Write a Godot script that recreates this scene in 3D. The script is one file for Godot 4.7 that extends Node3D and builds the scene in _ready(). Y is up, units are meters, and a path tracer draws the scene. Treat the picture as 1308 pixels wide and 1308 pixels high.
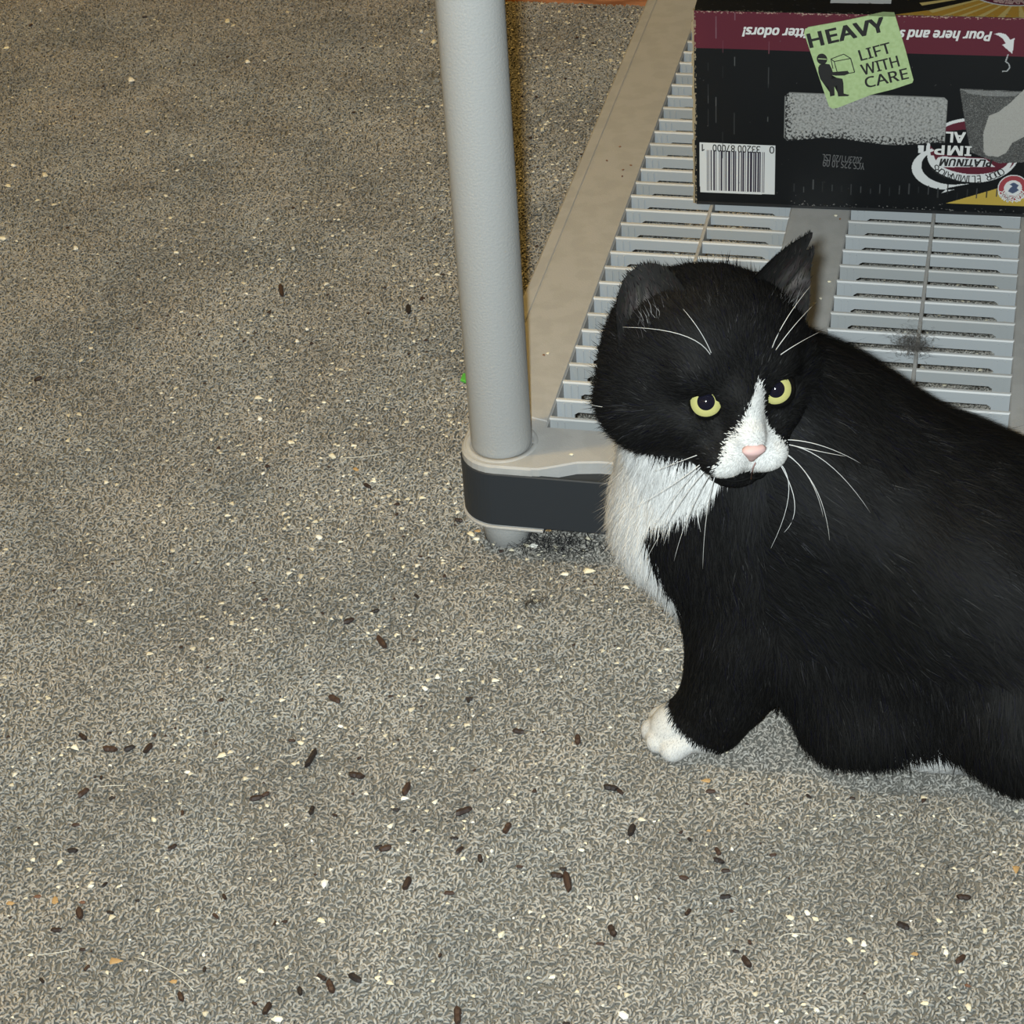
extends Node3D
# A black-and-white cat in front of a plastic storage shelf on a littered carpet.
# x runs along the shelf front, z points out from the shelf, y is up; the origin is the foot of the shelf's left front post.

const DECK := 0.063          # height of the lower deck's top
const HEAD_AT := Vector3(0.1326, 0.2012, 0.128)

const PELLETS := [
	[-174, 198, 5.0, -35], [-157, 205, 6.3, 2], [-148, 202, 4.8, 39], [-138, 201, 5.6, 73], [-159, 236, 5.5, 61], [-144, 237, 2.3, 55], [-154, 224, 2.0, 102], [-154, 257, 3.3, 9],
	[-149, 274, 4.4, 9], [-103, 264, 4.1, 52], [-106, 241, 2.8, 110], [-55, 195, 10.9, 84], [-74, 226, 5.2, 27], [-70, 223, 3.8, 45], [-45, 230, 4.7, 92], [-33, 231, 2.5, 165],
	[-69, 184, 3.0, 9], [-126, 292, 3.1, 71], [-68, 290, 3.1, 126], [-68, 302, 3.4, -34], [-107, 299, 1.9, 40], [-40, 302, 2.7, 87], [-130, 311, 5.9, -61], [-117, 308, 3.1, 1],
	[-137, 322, 4.4, 9], [-115, 341, 3.2, 70], [-132, 351, 3.0, 142], [-121, 331, 2.4, 9], [-68, 350, 4.5, -55], [-63, 333, 2.6, 103], [-10, 329, 4.3, -25], [-5, 334, 6.2, -58],
	[-17, 338, 4.1, -65], [-28, 350, 5.5, 82], [-35, 348, 2.1, 158], [-162, 193, 2.4, 25], [-30, 204, 6.8, -5], [-4, 209, 7.0, 86], [-5, 223, 2.9, 9], [27, 219, 7.1, 37],
	[50, 227, 5.9, 80], [27, 237, 3.2, 9], [31, 244, 4.1, 61], [-3, 249, 5.1, 30], [-7, 248, 3.4, 37], [42, 248, 4.3, -70], [61, 250, 2.7, 2], [7, 235, 1.9, 49],
	[13, 269, 6.4, 85], [33, 271, 3.9, 9], [81, 248, 3.3, 9], [79, 253, 5.1, -4], [85, 256, 10.5, -71], [108, 219, 6.1, 85], [41, 160, 4.9, -6], [71, 162, 5.6, -79],
	[93, 193, 5.9, -5], [98, 194, 3.9, -41], [136, 245, 3.9, -4], [141, 265, 3.0, 73], [110, 282, 5.8, -61], [106, 290, 3.2, 9], [5, 327, 6.0, -25], [38, 308, 1.9, 81],
	[54, 340, 7.9, -76], [100, 336, 3.1, 10], [-32, 191, 1.9, 42], [140, 187, 4.0, 9], [186, 183, 2.8, 136], [206, 181, 2.3, 3], [149, 226, 4.3, -59], [150, 232, 4.6, -18],
	[154, 237, 3.5, 9], [174, 224, 2.7, 11], [156, 253, 4.3, 16], [141, 265, 3.7, 67], [160, 261, 1.8, 152], [165, 284, 2.6, -4], [170, 290, 5.6, -54], [170, 278, 2.1, 113],
	[235, 258, 5.4, -24], [260, 237, 5.2, 2], [260, 273, 5.0, 54], [135, 220, 2.0, 121], [-90, -32, 4.8, -33], [-117, 78, 3.0, 35], [-55, 79, 3.9, 32], [-67, 89, 5.0, 40],
	[-45, 104, 9.1, -52], [-36, 63, 3.3, -41], [-30, -7, 4.3, -8], [-209, -241, 13.4, -68], [-117, -228, 9.3, -73], [-330, -116, 4.6, 51], [-56, 151, 6.3, -29], [11, 140, 3.6, 9],
	[-467, -673, 3.5, 12], [-561, -648, 3.5, 59], [11, 141, 3.2, 106],
]
const GRANULES := [
	[-175, 206, 4.6, -34], [-100, 200, 4.2, 47], [-113, 214, 3.4, 9], [-118, 248, 3.6, 141], [-126, 196, 2.0, 8], [-119, 195, 1.9, 55], [-25, 275, 4.4, 102], [-152, 282, 3.5, 72],
	[-132, 294, 3.3, 16], [-119, 292, 2.0, 63], [-118, 291, 1.7, 110], [-20, 297, 3.6, 157], [-22, 355, 5.2, 10], [-27, 326, 2.6, 71], [-66, 325, 2.4, 118], [-71, 335, 1.7, 165],
	[-143, 338, 2.2, 32], [-67, 252, 2.0, 79], [-39, 249, 2.0, 126], [-31, 264, 1.7, 173], [-54, 241, 2.5, 40], [-64, 185, 3.4, -17], [-48, 170, 3.2, -5], [-44, 337, 3.6, 1],
	[-46, 335, 1.7, 48], [-39, 329, 1.8, 95], [-107, 184, 1.9, 142], [-127, 185, 1.6, 9], [-140, 171, 1.9, 56], [-141, 190, 2.1, 103], [-194, 216, 1.6, 150], [-180, 212, 1.9, 17],
	[-183, 215, 1.9, 64], [-180, 225, 1.6, 111], [-153, 215, 1.9, 158], [-179, 206, 1.8, 25], [-87, 199, 1.6, 72], [-52, 271, 1.7, 119], [-29, 287, 1.7, 166], [-165, 288, 1.5, 33],
	[-93, 329, 2.3, -62], [-105, 342, 2.2, 127], [-102, 322, 1.5, 174], [-123, 354, 1.7, 41], [-83, 366, 1.7, 88], [-138, 295, 1.8, 135], [-88, 338, 1.4, 2], [-56, 259, 1.5, 49],
	[-53, 258, 1.4, 96], [-67, 230, 2.3, -27], [-3, 215, 3.6, 10], [34, 249, 2.5, 57], [87, 235, 3.1, 2], [62, 292, 4.3, 65], [123, 328, 5.1, -32], [14, 325, 2.6, 36],
	[117, 260, 2.4, 112], [15, 159, 2.4, 159], [3, 180, 1.8, 26], [77, 180, 1.8, 73], [77, 171, 1.8, 120], [111, 211, 3.1, 167], [117, 211, 1.7, 34], [119, 210, 1.7, 81],
	[64, 223, 1.5, 128], [29, 225, 2.0, 175], [33, 225, 1.5, 42], [30, 230, 1.5, 89], [5, 219, 1.8, 136], [-37, 170, 1.8, 3], [16, 152, 1.7, 50], [9, 154, 1.6, 97],
	[-29, 164, 1.6, 144], [-5, 165, 1.6, 11], [1, 196, 1.5, 58], [40, 215, 1.5, 105], [43, 214, 1.5, 152], [94, 277, 1.4, 19], [65, 281, 1.4, 66], [78, 278, 2.2, 59],
	[77, 286, 1.4, 160], [80, 295, 1.4, 27], [85, 321, 1.6, 74], [79, 314, 2.1, -3], [89, 312, 3.0, 35], [14, 321, 1.4, 35], [3, 273, 1.5, 82], [10, 298, 1.7, 36],
	[7, 300, 1.7, 176], [46, 292, 1.4, 43], [107, 226, 2.4, -58], [88, 230, 1.5, 137], [85, 150, 2.1, 4], [38, 154, 1.6, 51], [46, 242, 2.2, 98], [45, 246, 1.7, 145],
	[6, 243, 1.9, -4], [153, 177, 2.0, 59], [155, 223, 2.4, 106], [175, 206, 1.7, 153], [191, 204, 1.7, 20], [186, 261, 3.5, -24], [193, 257, 3.8, -51], [197, 260, 3.3, 161],
	[187, 265, 1.7, 28], [213, 270, 3.8, -61], [219, 271, 3.3, -85], [219, 275, 2.3, 169], [189, 271, 2.9, 3], [175, 247, 1.9, 83], [167, 253, 1.7, 130], [250, 252, 2.5, -43],
	[255, 246, 1.9, 44], [270, 255, 3.7, -88], [254, 270, 3.3, -87], [261, 280, 2.6, 5], [240, 295, 2.1, 52], [197, 309, 2.5, 22], [203, 311, 2.4, -40], [247, 300, 3.2, 13],
	[174, 300, 1.6, 60], [265, 299, 3.5, 107], [225, 189, 1.7, 154], [229, 189, 1.7, 21], [282, 200, 1.7, 68], [143, 222, 1.7, 115], [150, 258, 1.4, 162], [152, 288, 1.6, 29],
	[162, 286, 2.2, -75], [188, 314, 2.1, -28], [187, 320, 2.6, 55], [182, 312, 1.8, 37], [198, 298, 1.6, 84], [199, 301, 1.4, 131], [243, 287, 1.4, 178], [257, 295, 1.9, 45],
	[267, 246, 1.7, 92], [239, 225, 1.9, -5], [272, 206, 2.0, 6], [275, 207, 1.7, 53], [263, 219, 2.2, 100], [255, 219, 1.7, 147], [221, 254, 1.7, -18], [199, 194, 1.9, 36],
	[244, 187, 1.7, 108], [282, 224, 1.7, 155], [263, 306, 1.6, 22], [225, 281, 2.7, 72], [279, 272, 2.4, -4], [253, 267, 1.9, 163], [238, 254, 1.4, 30], [240, 276, 1.6, 77],
	[-149, -69, 3.6, 124], [-119, -58, 5.7, -33], [-104, 20, 4.6, -32], [-56, -25, 3.7, 0], [-103, 61, 2.2, 132], [-64, 73, 2.1, 179], [-36, 79, 2.3, 46], [-119, 94, 2.3, -19],
	[-85, 93, 2.3, 140], [-68, 141, 2.2, 7], [-13, 136, 4.1, -35], [-60, 5, 2.9, 25], [-118, -22, 1.6, 148], [-173, -53, 2.8, -8], [-9, 126, 3.4, -76], [-39, 97, 2.5, 109],
	[-54, 97, 2.5, 156], [-50, 94, 2.5, 23], [-107, -40, 2.5, 70], [-100, -27, 1.8, 117], [-109, -71, 2.6, 8], [-60, -49, 3.0, 25], [-36, -23, 2.2, 78], [-51, -4, 2.1, 0],
	[-30, 30, 1.9, 172], [-165, -62, 1.7, 39], [-149, -25, 1.8, 86], [-34, 88, 1.9, 133], [-91, 22, 2.9, 3], [-113, 12, 2.3, 0], [-58, 49, 1.9, 94], [-50, 39, 3.0, 76],
	[-74, 130, 1.4, 8], [-20, 81, 1.3, 55], [-59, 109, 1.4, 102], [-25, 143, 2.0, 149], [-22, 143, 2.1, 39], [-45, 58, 1.5, 63], [-17, 96, 1.7, 110], [-123, 136, 1.4, 157],
	[-121, 149, 1.6, 24], [-86, -48, 2.1, 71], [-155, -36, 2.7, 80], [-68, -63, 1.9, 165], [-88, -37, 3.1, 0], [-119, -70, 2.6, 26], [-175, -91, 4.6, 126], [-148, -69, 3.8, 173],
	[-110, -71, 3.1, 8], [-153, -144, 2.2, 87], [-290, -268, 2.8, 134], [-205, -209, 2.6, 1], [-267, -207, 2.6, 48], [-208, -153, 2.3, 95], [-231, -235, 2.7, 142], [-236, -272, 2.2, 9],
	[-294, -249, 2.5, 56], [-320, -331, 2.9, 103], [-250, -310, 2.8, 150], [-250, -291, 2.2, 17], [-249, -337, 3.3, 76], [-236, -303, 1.9, 111], [-197, -291, 1.9, 158], [-142, -283, 3.0, 25],
	[-123, -258, 3.0, -3], [-171, -220, 2.1, 119], [-167, -228, 1.8, 166], [-203, -162, 2.3, 33], [-214, -187, 2.6, -10], [-188, -173, 2.0, 127], [-179, -181, 3.8, -57], [-164, -193, 2.0, 41],
	[-141, -114, 2.8, -1], [-183, -113, 5.0, -9], [-175, -112, 3.3, -72], [-169, -102, 2.2, 49], [-185, -100, 1.9, 96], [-143, -108, 2.4, 143], [-127, -118, 2.4, 10], [-103, -128, 1.9, 57],
	[-119, -84, 2.4, 104], [-165, -62, 2.1, 151], [-173, -54, 2.6, 18], [-253, -176, 1.8, 65], [-227, -81, 2.2, 112], [-210, -71, 1.9, 159], [-218, -298, 4.1, -73], [-176, -251, 2.1, 73],
	[-145, -82, 1.7, 120], [-89, -110, 2.2, 167], [-177, -196, 3.7, -44], [-222, -191, 2.1, 81], [-429, -287, 5.7, -11], [-385, -461, 4.8, 40], [-432, -549, 7.3, -57], [-391, -669, 8.5, -71],
	[-337, -426, 4.6, -49], [-325, -420, 2.7, 3], [-340, -402, 3.0, 50], [-319, -331, 2.9, 97], [-397, -435, 2.5, 144], [-378, -458, 2.5, 11], [-468, -396, 4.6, -26], [-458, -364, 5.2, -35],
	[-418, -286, 2.3, 152], [-437, -383, 6.9, -54], [-564, -678, 2.5, 66], [-562, -600, 4.8, 30], [-300, -299, 2.0, 160], [-315, -287, 2.0, 27], [-371, -280, 5.3, -59], [-250, -291, 2.2, 121],
	[-298, -283, 3.6, 168], [-334, -362, 2.0, 35], [-348, -592, 5.3, -59], [-395, -374, 2.1, 129], [-403, -378, 2.1, 176], [-4, 2, 3.9, 43], [-5, 7, 3.5, 90], [-20, 5, 4.4, 137],
	[-16, 9, 3.9, 4], [16, -10, 3.5, 51], [17, 11, 4.8, 8], [51, 29, 5.8, 8], [39, 33, 3.8, 12], [-235, -675, 2.0, 59], [-221, -664, 4.9, -76], [-205, -643, 6.4, 90],
	[-219, -648, 1.8, 20], [-187, -540, 1.9, 67], [-202, -573, 1.9, 114], [-173, -539, 1.5, 161], [-180, -526, 1.9, 28], [-165, -448, 2.0, 75], [-157, -482, 2.2, 122], [-115, -713, 4.1, -79],
	[-106, -615, 2.1, 36], [-103, -604, 4.0, -70], [-119, -596, 1.5, 130], [-92, -520, 2.4, 177], [-83, -510, 2.4, 44], [-84, -495, 4.8, -78], [-69, -499, 1.6, 138], [-117, -562, 1.9, 5],
	[-123, -591, 2.5, -78], [-114, -573, 3.6, -78],
]
const FLAKES := [
	[-154, 304, 4.5, 9, 1], [-165, 310, 5.1, 9, 2], [-132, 304, 3.4, 9, 1], [-104, 335, 6.5, 10, 2], [-74, 342, 3.8, 10, 2], [-145, 305, 6.2, -68, 2], [264, 287, 3.5, -11, 1], [241, 273, 3.6, 10, 2],
	[282, 215, 5.3, -88, 2], [137, 180, 4.6, 9, 2], [143, 213, 2.8, 9, 2], [-102, -48, 5.6, -33, 2], [-17, 1, 4.0, 8, 2], [-10, 5, 5.6, 8, 2], [22, -5, 3.6, 8, 2],
]
var M := {}
var taken := {}
var head_basis := Basis(Vector3(0.879, -0.0638, -0.4725), Vector3(-0.0031, 0.9902, -0.1395), Vector3(0.4767, 0.1241, 0.8702)).orthonormalized()
var rng := RandomNumberGenerator.new()


func _ready() -> void:
	rng.seed = 71
	camera_and_light()
	materials()
	room()
	carpet()
	shelf_unit()
	litter_box()
	cat()
	debris()


# ---------------------------------------------------------------- camera, light
func camera_and_light() -> void:
	var eye := Vector3(0.2452, 0.7041, 0.9146)
	var right := Vector3(0.97485, -0.0567, -0.2155)
	var back := Vector3(0.2071, 0.5879, 0.782)
	var b := Basis(right, back.cross(right), back).orthonormalized()
	var cam := Camera3D.new()
	cam.name = "camera"
	cam.fov = rad_to_deg(2.0 * atan(654.0 / 2707.0))
	cam.near = 0.02
	cam.transform = Transform3D(b, eye)
	add_child(cam)
	cam.current = true

	var env := Environment.new()
	env.background_mode = Environment.BG_COLOR
	env.background_color = Color(0, 0, 0)
	env.tonemap_mode = Environment.TONE_MAPPER_LINEAR
	env.tonemap_exposure = 1.3
	env.sdfgi_enabled = true
	env.ssao_enabled = true
	env.ssil_enabled = true
	var we := WorldEnvironment.new()
	we.name = "environment"
	we.environment = env
	add_child(we)

	# the phone's flash, beside its lens
	var flash := SpotLight3D.new()
	flash.name = "flash"
	flash.light_color = Color(0.945, 0.99, 1.0)
	flash.light_energy = 1.29
	flash.light_size = 0.006
	flash.spot_range = 8.0
	flash.spot_attenuation = 2.0
	flash.spot_angle = 40.0
	flash.spot_angle_attenuation = 1.0
	flash.shadow_enabled = true
	add_child(flash)
	var from := eye - b.x * 0.020 + b.y * 0.008 + b.z * 0.01
	flash.look_at_from_position(from, Vector3(-0.04, 0.0, -0.24))

	# the room's ceiling lamp: up and to the left of the shelf
	var lamp := OmniLight3D.new()
	lamp.name = "ceiling_light"
	lamp.light_color = Color(1.0, 0.83, 0.47)
	lamp.light_energy = 1.15
	lamp.light_size = 0.05
	lamp.omni_range = 9.0
	lamp.omni_attenuation = 2.0
	lamp.shadow_enabled = true
	add_child(lamp)
	lamp.position = Vector3(-0.75, 2.15, 0.3)


# ---------------------------------------------------------------- helpers
func linear(r: float, g: float, b: float) -> Color:
	return Color(r, g, b).linear_to_srgb()


func plain(color: Color, rough := 0.7, spec := 0.5) -> StandardMaterial3D:
	var m := StandardMaterial3D.new()
	m.albedo_color = color
	m.roughness = rough
	m.metallic_specular = spec
	return m


func noise_texture(seed_: int, freq: float, from: Color, to: Color, size := 512, octaves := 4, a := 0.3, b := 0.7) -> NoiseTexture2D:
	var n := FastNoiseLite.new()
	n.seed = seed_
	n.frequency = freq
	n.fractal_octaves = octaves
	var g := Gradient.new()
	g.set_color(0, from)
	g.set_color(1, to)
	g.set_offset(0, a)
	g.set_offset(1, b)
	var t := NoiseTexture2D.new()
	t.width = size
	t.height = size
	t.seamless = true
	t.noise = n
	t.color_ramp = g
	return t


func bump_texture(seed_: int, freq: float, size := 512) -> NoiseTexture2D:
	var n := FastNoiseLite.new()
	n.seed = seed_
	n.frequency = freq
	var t := NoiseTexture2D.new()
	t.width = size
	t.height = size
	t.seamless = true
	t.noise = n
	return t


func triplanar(m: StandardMaterial3D, scale: float) -> StandardMaterial3D:
	m.uv1_triplanar = true
	m.uv1_world_triplanar = true
	m.uv1_scale = Vector3.ONE * scale
	return m


func materials() -> void:
	var p := triplanar(plain(Color.WHITE, 0.42, 0.4), 9.0)
	p.albedo_texture = noise_texture(3, 0.25, linear(0.32, 0.322, 0.315), linear(0.348, 0.35, 0.342))
	p.heightmap_enabled = true
	p.heightmap_texture = bump_texture(9, 0.12)
	p.heightmap_scale = 0.02
	M.post = p
	p = triplanar(plain(Color.WHITE, 0.55, 0.4), 7.0)
	p.albedo_texture = noise_texture(5, 0.012, linear(0.36, 0.356, 0.342), linear(0.39, 0.386, 0.375), 512, 5, 0.35, 0.6)
	p.heightmap_enabled = true
	p.heightmap_texture = bump_texture(2, 0.2)
	p.heightmap_scale = 0.01
	M.deck = p
	M.slat = plain(Color.WHITE, 0.5, 0.4)
	M.slat.vertex_color_use_as_albedo = true
	M.slat_dusty = plain(linear(0.88, 0.87, 0.85), 0.55, 0.4)
	M.slat_dusty.vertex_color_use_as_albedo = true
	M.plate = plain(linear(0.36, 0.37, 0.38), 0.5, 0.4)
	M.trim = plain(linear(0.025, 0.029, 0.034), 0.5, 0.4)
	p = triplanar(plain(Color.WHITE, 0.9, 0.2), 1.3)
	p.albedo_texture = noise_texture(21, 0.01, linear(0.30, 0.29, 0.27), linear(0.33, 0.32, 0.30))
	M.wall = p
	M.ceiling = plain(linear(0.5, 0.49, 0.47), 0.95, 0.2)
	p = triplanar(plain(Color.WHITE, 0.5, 0.4), 1.0)
	p.uv1_scale = Vector3(2.0, 14.0, 14.0)
	p.albedo_texture = noise_texture(31, 0.02, linear(0.24, 0.085, 0.03), linear(0.42, 0.17, 0.07))
	M.wood = p
	M.carpet_back = triplanar(plain(Color.WHITE, 1.0, 0.1), 6.0)
	M.carpet_back.albedo_texture = noise_texture(41, 0.05, linear(0.13, 0.127, 0.112), linear(0.165, 0.16, 0.143))
	M.pile = plain(Color.WHITE, 0.95, 0.15)
	M.pile.vertex_color_use_as_albedo = true
	M.crumb = plain(Color.WHITE, 0.8, 0.3)
	M.crumb.vertex_color_use_as_albedo = true
	M.cream = [plain(linear(0.80, 0.77, 0.64), 0.75), plain(linear(0.74, 0.68, 0.50), 0.75), plain(linear(0.84, 0.82, 0.74), 0.75), plain(linear(0.70, 0.65, 0.50), 0.8)]
	M.brown = [plain(linear(0.030, 0.018, 0.014), 0.6), plain(linear(0.048, 0.026, 0.018), 0.65), plain(linear(0.020, 0.015, 0.014), 0.6)]
	M.flake = [plain(linear(0.20, 0.10, 0.05), 0.8), plain(linear(0.15, 0.075, 0.045), 0.8), plain(linear(0.42, 0.27, 0.12), 0.8)]
	M.ink = plain(linear(0.012, 0.012, 0.012), 0.6)
	M.white_ink = plain(linear(0.62, 0.62, 0.60), 0.6)
	M.maroon_ink = plain(linear(0.10, 0.012, 0.024), 0.6)
	M.fur = plain(Color.WHITE, 0.56, 0.16)
	M.fur.vertex_color_use_as_albedo = true
	M.fur.cull_mode = BaseMaterial3D.CULL_DISABLED
	M.skin = plain(Color.WHITE, 0.7, 0.25)
	M.skin.vertex_color_use_as_albedo = true
	M.whisker = plain(linear(0.5, 0.5, 0.49), 0.45, 0.4)
	M.strand = plain(linear(0.62, 0.60, 0.52), 0.5)
	M.lamp_glass = plain(linear(0.85, 0.8, 0.7), 0.5)
	M.lamp_glass.emission_enabled = true
	M.lamp_glass.emission = Color(1.0, 0.8, 0.5)
	M.lamp_glass.emission_energy_multiplier = 1.2
	M.metal = plain(linear(0.6, 0.58, 0.54), 0.35)
	M.metal.metallic = 0.9


func unique(called: String) -> String:
	var n: int = taken.get(called, 0)
	taken[called] = n + 1
	return called if n == 0 else "%s_%03d" % [called, n]


func tag(o: Node3D, label: String, category: String, group := "") -> Node3D:
	o.set_meta("label", label)
	o.set_meta("category", category)
	if group:
		o.set_meta("group", group)
	return o


func base(called: String, at := Vector3.ZERO) -> Node3D:
	var o := Node3D.new()
	o.name = unique(called)
	add_child(o)
	o.position = at
	return o


func put(called: String, mesh: Mesh, m: Material, parent: Node = self) -> MeshInstance3D:
	var o := MeshInstance3D.new()
	o.name = unique(called) if parent == self else called
	o.mesh = mesh
	o.material_override = m
	parent.add_child(o, true)
	return o


func structure(called: String, mesh: Mesh, m: Material) -> MeshInstance3D:
	var o := put(called, mesh, m)
	o.set_meta("kind", "structure")
	return o


class Builder:
	var st := SurfaceTool.new()
	var smooth := false

	func _init(smooth_ := false) -> void:
		smooth = smooth_
		st.begin(Mesh.PRIMITIVE_TRIANGLES)
		st.set_smooth_group(0 if smooth else -1)

	var paint := Color.WHITE

	func tri(a: Vector3, b: Vector3, c: Vector3) -> void:   # counter-clockwise seen from outside
		st.set_color(paint)
		st.add_vertex(a)
		st.add_vertex(c)
		st.add_vertex(b)

	func quad(a: Vector3, b: Vector3, c: Vector3, d: Vector3) -> void:
		tri(a, b, c)
		tri(a, c, d)

	func box(lo: Vector3, hi: Vector3) -> void:
		var p := func(i: int) -> Vector3: return Vector3(hi.x if i & 1 else lo.x, hi.y if i & 2 else lo.y, hi.z if i & 4 else lo.z)
		for f in [[4, 5, 7, 6], [1, 0, 2, 3], [5, 1, 3, 7], [0, 4, 6, 2], [6, 7, 3, 2], [0, 1, 5, 4]]:
			quad(p.call(f[0]), p.call(f[1]), p.call(f[2]), p.call(f[3]))

	# a plan outline (x, z), extruded from y0 to y1 with chamfered top and bottom edges
	func extrude(plan: PackedVector2Array, y0: float, y1: float, bevel := 0.0) -> void:
		if Geometry2D.is_polygon_clockwise(plan):
			plan.reverse()
		var n := plan.size()
		var inner := inset(plan, bevel)
		var up := func(q: Vector2, y: float) -> Vector3: return Vector3(q.x, y, q.y)
		for i in n:
			var j := (i + 1) % n
			quad(up.call(plan[j], y0 + bevel), up.call(plan[i], y0 + bevel), up.call(plan[i], y1 - bevel), up.call(plan[j], y1 - bevel))
			if bevel > 0.0:
				quad(up.call(plan[j], y1 - bevel), up.call(plan[i], y1 - bevel), up.call(inner[i], y1), up.call(inner[j], y1))
				quad(up.call(inner[j], y0), up.call(inner[i], y0), up.call(plan[i], y0 + bevel), up.call(plan[j], y0 + bevel))
		var t := Geometry2D.triangulate_polygon(inner)
		for i in range(0, t.size(), 3):
			var a: Vector3 = up.call(inner[t[i]], y1)
			var b: Vector3 = up.call(inner[t[i + 1]], y1)
			var c: Vector3 = up.call(inner[t[i + 2]], y1)
			if (b - a).cross(c - a).y < 0.0:
				var s := b
				b = c
				c = s
			tri(a, b, c)
			var d := Vector3(0, y0 - y1, 0)
			tri(a + d, c + d, b + d)

	static func inset(plan: PackedVector2Array, by: float) -> PackedVector2Array:
		var r := PackedVector2Array()
		var n := plan.size()
		for i in n:
			var e0 := (plan[i] - plan[(i + n - 1) % n]).normalized()
			var e1 := (plan[(i + 1) % n] - plan[i]).normalized()
			var m := (e0 + e1)
			var nrm := Vector2(-m.y, m.x).normalized()
			var k := maxf(0.35, nrm.dot(Vector2(-e1.y, e1.x)))
			r.append(plan[i] + nrm * by / k)
		return r

	# profile of (radius, height) turned about the y axis
	func lathe(profile: Array, seg: int, at := Vector3.ZERO, wobble := 0.0, phase := 0.0) -> void:
		var ring := func(k: int, j: int) -> Vector3:
			var a := TAU * j / seg
			var r: float = profile[k].x * (1.0 + wobble * sin(a * 3.0 + phase + k))
			return at + Vector3(cos(a) * r, profile[k].y, -sin(a) * r)
		for k in profile.size() - 1:
			for j in seg:
				quad(ring.call(k, j), ring.call(k, j + 1), ring.call(k + 1, j + 1), ring.call(k + 1, j))

	func tube(path: PackedVector3Array, radii: PackedFloat32Array, sides := 5) -> void:
		var rings := []
		for i in path.size():
			var d := (path[mini(i + 1, path.size() - 1)] - path[maxi(i - 1, 0)]).normalized()
			var u := d.cross(Vector3.UP if absf(d.y) < 0.9 else Vector3.RIGHT).normalized()
			var v := u.cross(d)
			var ring := PackedVector3Array()
			for j in sides:
				var a := TAU * j / sides
				ring.append(path[i] + (u * cos(a) + v * sin(a)) * radii[i])
			rings.append(ring)
		for i in rings.size() - 1:
			for j in sides:
				var k := (j + 1) % sides
				quad(rings[i][k], rings[i][j], rings[i + 1][j], rings[i + 1][k])
		for j in range(1, sides - 1):
			tri(rings[0][0], rings[0][j], rings[0][j + 1])
			var e: PackedVector3Array = rings[-1]
			tri(e[0], e[j + 1], e[j])

	func done() -> ArrayMesh:
		if smooth:
			st.index()
		st.generate_normals()
		return st.commit()


# ---------------------------------------------------------------- the room
func slab(lo: Vector3, hi: Vector3) -> ArrayMesh:
	var b := Builder.new()
	b.box(lo, hi)
	return b.done()


func room() -> void:
	var x0 := -2.1
	var x1 := 1.7
	var z0 := -0.748
	var z1 := 2.6
	var h := 2.35
	structure("floor", slab(Vector3(x0 - 0.1, -0.08, z0 - 0.1), Vector3(x1 + 0.1, 0.0, z1 + 0.1)), M.carpet_back)
	structure("ceiling", slab(Vector3(x0 - 0.1, h, z0 - 0.1), Vector3(x1 + 0.1, h + 0.08, z1 + 0.1)), M.ceiling)
	structure("wall_back", slab(Vector3(x0 - 0.1, 0, z0 - 0.1), Vector3(x1 + 0.1, h, z0)), M.wall)
	structure("wall_front", slab(Vector3(x0 - 0.1, 0, z1), Vector3(x1 + 0.1, h, z1 + 0.1)), M.wall)
	structure("wall_left", slab(Vector3(x0 - 0.1, 0, z0), Vector3(x0, h, z1)), M.wall)
	structure("wall_right", slab(Vector3(x1, 0, z0), Vector3(x1 + 0.1, h, z1)), M.wall)
	var b := Builder.new()
	var prof := PackedVector2Array([Vector2(0, 0), Vector2(0.014, 0), Vector2(0.014, 0.07), Vector2(0.009, 0.082), Vector2(0.0, 0.086)])
	for i in prof.size():
		var p := prof[i]
		var q := prof[(i + 1) % prof.size()]
		b.quad(Vector3(x0, p.y, z0 + p.x), Vector3(x1, p.y, z0 + p.x), Vector3(x1, q.y, z0 + q.x), Vector3(x0, q.y, z0 + q.x))
	structure("baseboard_back", b.done(), M.wood)
	# the lamp whose warm light falls in from the upper left
	var lamp := base("ceiling_lamp", Vector3(-0.75, h, 0.3))
	tag(lamp, "round glass ceiling lamp giving warm light", "lamp")
	var c := Builder.new(true)
	c.lathe([Vector2(0.0005, -0.05), Vector2(0.05, -0.05), Vector2(0.09, -0.04), Vector2(0.1, -0.02), Vector2(0.1, 0.0)], 24)
	put("ceiling_plate", c.done(), M.metal, lamp)
	var s := Builder.new(true)
	var prof2 := []
	for k in 13:
		var a := PI * k / 12.0
		prof2.append(Vector2(maxf(0.0005, sin(a) * 0.05), -0.2 + 0.05 - 0.05 * (1.0 + cos(a)) + 0.0))
	s.lathe(prof2, 24)
	put("light_globe", s.done(), M.lamp_glass, lamp)
	var r := Builder.new(true)
	r.lathe([Vector2(0.012, -0.16), Vector2(0.012, -0.05)], 12)
	put("stem", r.done(), M.metal, lamp)


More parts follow.
